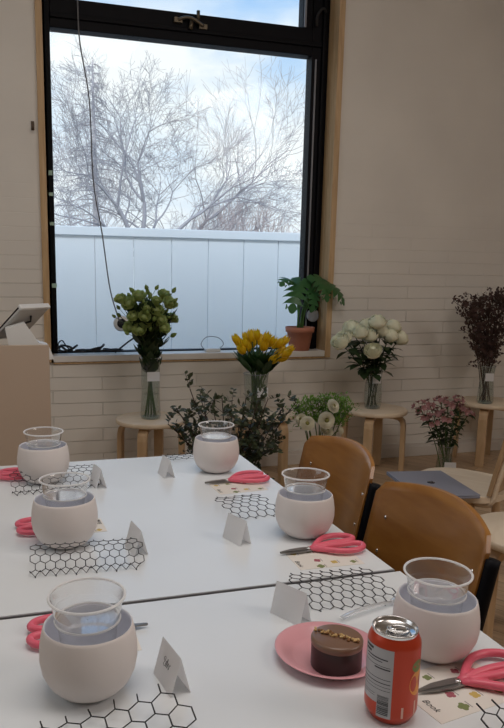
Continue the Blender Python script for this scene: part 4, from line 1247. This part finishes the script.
# --- dried dark flowers on the far right stool
DV = V((3.255, 4.02, 0.44))
vase('glass_vase', 'clear glass vase holding the dried dark flowers at far right', DV, [(0.001, 0.001), (0.052, 0.0), (0.056, 0.02), (0.045, 0.18), (0.052, 0.26)], (0.05, 0.10), ((-0.022, -0.054, 0.19), 0.055, 0.055, R(-25)))
M_DRY = mat('dried_plum_petal', (0.085, 0.048, 0.042), 0.85, vary=0.4, vscale=30)
rng = random.Random(31)
for k in range(15):
    px = 462 + 48 * ((k * 7) % 15) / 14.0; py = 300 + 14 * rng.random() + 0.35 * abs(px - 482) * (1 if px < 482 else 0.1)
    h = at(px, py, 4.02 + rng.uniform(-0.14, 0.14))
    a = rng.uniform(0, 2 * PI); base = DV + V((math.cos(a) * 0.035, math.sin(a) * 0.035, 0.014)); mid = DV + V((-math.cos(a) * 0.015, -math.sin(a) * 0.015, 0.30)) + V((h.x - DV.x, h.y - DV.y, 0)) * 0.25
    t, ps, d = stemthing('dried_flower_stem', 'dried dark plum flower stem in the far right vase', 'dried flower', 'dried flowers in the far right vase', base, mid, h, 0.0028, M_DKSTEM)
    fl = MB(); tw = MB()
    for q in range(3, 9):
        for _ in range(9 if q > 3 else 4):
            s0 = ps[q] + (ps[min(q + 1, 8)] - ps[q]) * rng.random()
            e_ = s0 + V((rng.uniform(-0.055, 0.055), rng.uniform(-0.055, 0.055), rng.uniform(0.015, 0.075)))
            tw.tube([s0, e_], 0.001, 3)
            for _ in range(4):
                p = e_ + V((rng.uniform(-1, 1), rng.uniform(-1, 1), rng.uniform(-1, 1))) * 0.012
                fl.leaf(p, V((rng.uniform(-1, 1), rng.uniform(-1, 1), rng.uniform(0, 1.4))), V((rng.uniform(-1, 1), 0.3, 1)), rng.uniform(0.016, 0.03), 0.008)
    tw.build('twig', M_DKSTEM, t); fl.build('florets', M_DRY, t)['kind'] = 'stuff'

# --- dark leafy foliage in front of the tulip stool
EV = V((1.17, 3.42, 0))
vase('floor_vase', 'glass floor vase with dark leafy branches behind the table', EV, [(0.001, 0.001), (0.08, 0.0), (0.085, 0.02), (0.075, 0.24), (0.085, 0.34)], (0.075, 0.16))
etips = [(190, 389), (200, 396), (212, 402), (176, 408), (168, 424), (184, 418), (222, 398), (232, 402), (246, 398), (258, 402), (268, 399), (283, 408), (296, 402), (262, 418), (252, 428), (270, 424), (180, 438), (205, 415), (240, 420), (284, 436), (278, 446), (228, 418), (196, 432), (250, 445)]
rng = random.Random(41)
for k, (px, py) in enumerate(etips):
    h = at(px, py, 3.36 + rng.uniform(-0.16, 0.14))
    a = rng.uniform(0, 2 * PI); base = EV + V((math.cos(a) * 0.05, math.sin(a) * 0.05, 0.014)); mid = EV + V((0, 0, 0.36)) + V((h.x - EV.x, h.y - EV.y, 0)) * 0.42
    mid.z = min(mid.z, h.z + 0.02)
    t, ps, d = stemthing('foliage_branch', 'dark olive leafy branch in the floor vase behind the table', 'branch', 'dark foliage branches behind the table', base, mid, h, 0.0026, M_DKSTEM)
    lf = MB(); tw = MB()
    for q in range(3, 9):
        for _ in range(3 if q < 8 else 2):
            s0 = ps[q]; e_ = s0 + V((rng.uniform(-0.085, 0.085), rng.uniform(-0.08, 0.08), rng.uniform(-0.02, 0.075)))
            tw.tube([s0, e_], 0.0013, 3)
            for w in range(6):
                p = s0 + (e_ - s0) * (0.25 + 0.75 * w / 5)
                lf.leaf(p, V((rng.uniform(-1, 1), rng.uniform(-1, 1), rng.uniform(-0.4, 1))), V((rng.uniform(-1, 1), -0.4, 1)), rng.uniform(0.022, 0.040), 0.010)
    tw.build('twig', M_DKSTEM, t); lf.build('foliage', M_EUCA, t)
wf = [(241, 401), (250, 399), (256, 403), (236, 405)]
M_WFL = leafmat('small_white_petal', (0.62, 0.56, 0.46), 0.6)

# --- white ranunculus with green fluff
NV = V((1.70, 3.40, 0))
vase('floor_vase', 'glass floor vase with white ranunculus behind the farther chair', NV, [(0.001, 0.001), (0.07, 0.0), (0.075, 0.02), (0.062, 0.28), (0.07, 0.38)], (0.064, 0.2))
def ranmesh(seed, R0=0.036):
    mb = MB()
    for ring, (n, rad, z0, tilt) in enumerate(((8, 1.0, 0.006, 0.010), (8, 0.82, 0.010, 0.014), (7, 0.64, 0.013, 0.018), (6, 0.46, 0.015, 0.020))):
        for k in range(n):
            a0 = 2 * PI * (k + 0.5 * (ring % 2)) / n; half = PI / n * 1.2; vs = []
            for i in range(4):
                a = a0 - half + 2 * half * i / 3
                for j in range(3):
                    v = j / 2; rr = R0 * rad * (0.25 + 0.75 * v) * (1 - 0.06 * abs(2 * i / 3 - 1) * v)
                    vs.append((rr * math.cos(a), rr * math.sin(a), z0 + tilt * v * v))
            mb.add(vs, [(i * 3 + j, i * 3 + 3 + j, i * 3 + 4 + j, i * 3 + 1 + j) for i in range(3) for j in range(2)])
    o = mb.build('bloom', None); me = o.data; bpy.data.objects.remove(o); return me
M_RAN = leafmat('white_ranunculus_petal', (0.80, 0.76, 0.62), 0.5, 0.25)
RANM = usemesh(ranmesh(1), M_RAN)
cm = MB(); cm.ball((0, 0, 0.020), 0.0095, 10, 6, (1, 1, 0.8)); co = cm.build('flower_centre', mat('olive_centre', (0.20, 0.19, 0.05), 0.8)); CENM = co.data; bpy.data.objects.remove(co)
rng = random.Random(51)
for k, (px, py, s, fd, lab) in enumerate(((325, 420, 1.0, (-0.1, -1, 0.15), 'largest, facing front in'), (307, 424, 0.85, (-0.3, -0.9, 0.4), 'lowest left in'), (331, 407, 0.85, (0.3, -0.9, 0.5), 'upper right in'),
                                           (302, 420, 0.7, (-0.7, -0.5, 0.5), 'half hidden at the left edge of'), (326, 433, 0.8, (0.1, -0.6, 0.9), 'lowest centre of'), (338, 431, 0.6, (0.8, -0.5, 0.2), 'side on at the right of'))):
    h = at(px, py, 3.30 + rng.uniform(-0.03, 0.03)); a = rng.uniform(0, 2 * PI)
    base = NV + V((math.cos(a) * 0.04, math.sin(a) * 0.04, 0.014)); mid = V((NV.x + (h.x - NV.x) * 0.5, NV.y, max(0.40, h.z - 0.03)))
    t, ps, d = stemthing('ranunculus', 'white ranunculus ' + lab + ' the bunch behind the farther chair', 'flower', 'white ranunculus in the floor vase', base, mid, h, 0.003)
    o = link('bloom', RANM, t, ps[-1], aim(V(fd).normalized())); s *= 1.35; o.scale = (s, s, s)
    o2 = link('flower_centre', CENM, t, ps[-1], aim(V(fd).normalized())); o2.scale = (s, s, s)
for k, (px, py) in enumerate(((302, 404), (310, 401), (318, 402), (326, 399), (336, 398), (343, 402), (348, 408), (297, 410), (331, 403))):
    h = at(px, py, 3.38 + rng.uniform(-0.05, 0.08)); a = rng.uniform(0, 2 * PI)
    base = NV + V((math.cos(a) * 0.04, math.sin(a) * 0.04, 0.014)); mid = V((NV.x + (h.x - NV.x) * 0.4, NV.y, 0.46))
    t, ps, d = stemthing('green_fluff_stem', 'bright green feathery stem spread over the white ranunculus', 'foliage', 'green feathery stems over the ranunculus', base, mid, h, 0.0028)
    fl = MB()
    for q in range(6, 9):
        for _ in range(90):
            p = ps[q] + V((rng.gauss(0, 0.022), rng.gauss(0, 0.022), rng.gauss(0, 0.012)))
            fl.leaf(p, V((rng.uniform(-1, 1), rng.uniform(-1, 1), rng.uniform(-0.2, 1))), ZUP, rng.uniform(0.014, 0.026), 0.005)
    fl.build('fluff', leafmat('bright_green_fluff', (0.16, 0.30, 0.05), 0.6, 0.3), t)['kind'] = 'stuff'

# --- pink alstroemeria on the floor at right
AV = V((2.80, 3.80, 0))
vase('floor_vase', 'glass vase with white label holding pink flowers on the floor', AV, [(0.001, 0.001), (0.055, 0.0), (0.06, 0.02), (0.045, 0.16), (0.05, 0.21)], (0.046, 0.12), ((0.0, -0.062, 0.075), 0.075, 0.075, R(-20)))
def alsmesh(seed):
    r = random.Random(seed); mb = MB()
    for f in range(5):
        a = 2 * PI * f / 5 + r.uniform(-0.3, 0.3); c_ = V((math.cos(a) * 0.028, math.sin(a) * 0.028, 0.012 + r.uniform(0, 0.015)))
        ax_ = (c_ + V((0, 0, 0.01))).normalized(); o_ = ax_.orthogonal().normalized()
        for p in range(6):
            dr = o_.copy(); dr.rotate(Quaternion(ax_, 2 * PI * p / 6)); mb.leaf(c_, dr * 0.75 + ax_ * 0.7, ax_, 0.026, 0.0095, droop=0.25)
        mb.tube([(0, 0, -0.02), c_], 0.0014, 4)
    o = mb.build('bloom', None); me = o.data; bpy.data.objects.remove(o); return me
M_ALS = leafmat('dusty_pink_petal', (0.42, 0.22, 0.22), 0.5, 0.3)
ALSM = [usemesh(alsmesh(s), M_ALS) for s in range(2)]
rng = random.Random(61)
for k, (px, py) in enumerate(((420, 405), (430, 402), (438, 410), (448, 401), (455, 404), (462, 408), (433, 418), (445, 414), (425, 412), (468, 412), (458, 398), (441, 399))):
    h = at(px, py + 3, 3.74 + rng.uniform(-0.1, 0.1)); a = rng.uniform(0, 2 * PI)
    base = AV + V((math.cos(a) * 0.03, math.sin(a) * 0.03, 0.014)); mid = AV + V((0, 0, 0.26)) + V((h.x - AV.x, h.y - AV.y, 0)) * 0.3
    t, ps, d = stemthing('alstroemeria', 'dusty pink flower stem with dark leaves in the vase on the floor', 'flower', 'pink flowers in the vase on the floor', base, mid, h, 0.003)
    o = link('bloom', ALSM[k % 2], t, ps[-1], aim((d + V((0, -0.4, 0))).normalized())); o.scale = (rng.uniform(0.85, 1.1),) * 3
    lf = MB()
    for q in range(4, 9):
        for _ in range(4):
            an = rng.uniform(0, 2 * PI); lf.leaf(ps[q], V((math.cos(an), math.sin(an), rng.uniform(-0.2, 0.5))), ZUP, rng.uniform(0.05, 0.085), 0.014, droop=0.3)
    lf.build('foliage', M_DKGREEN, t)
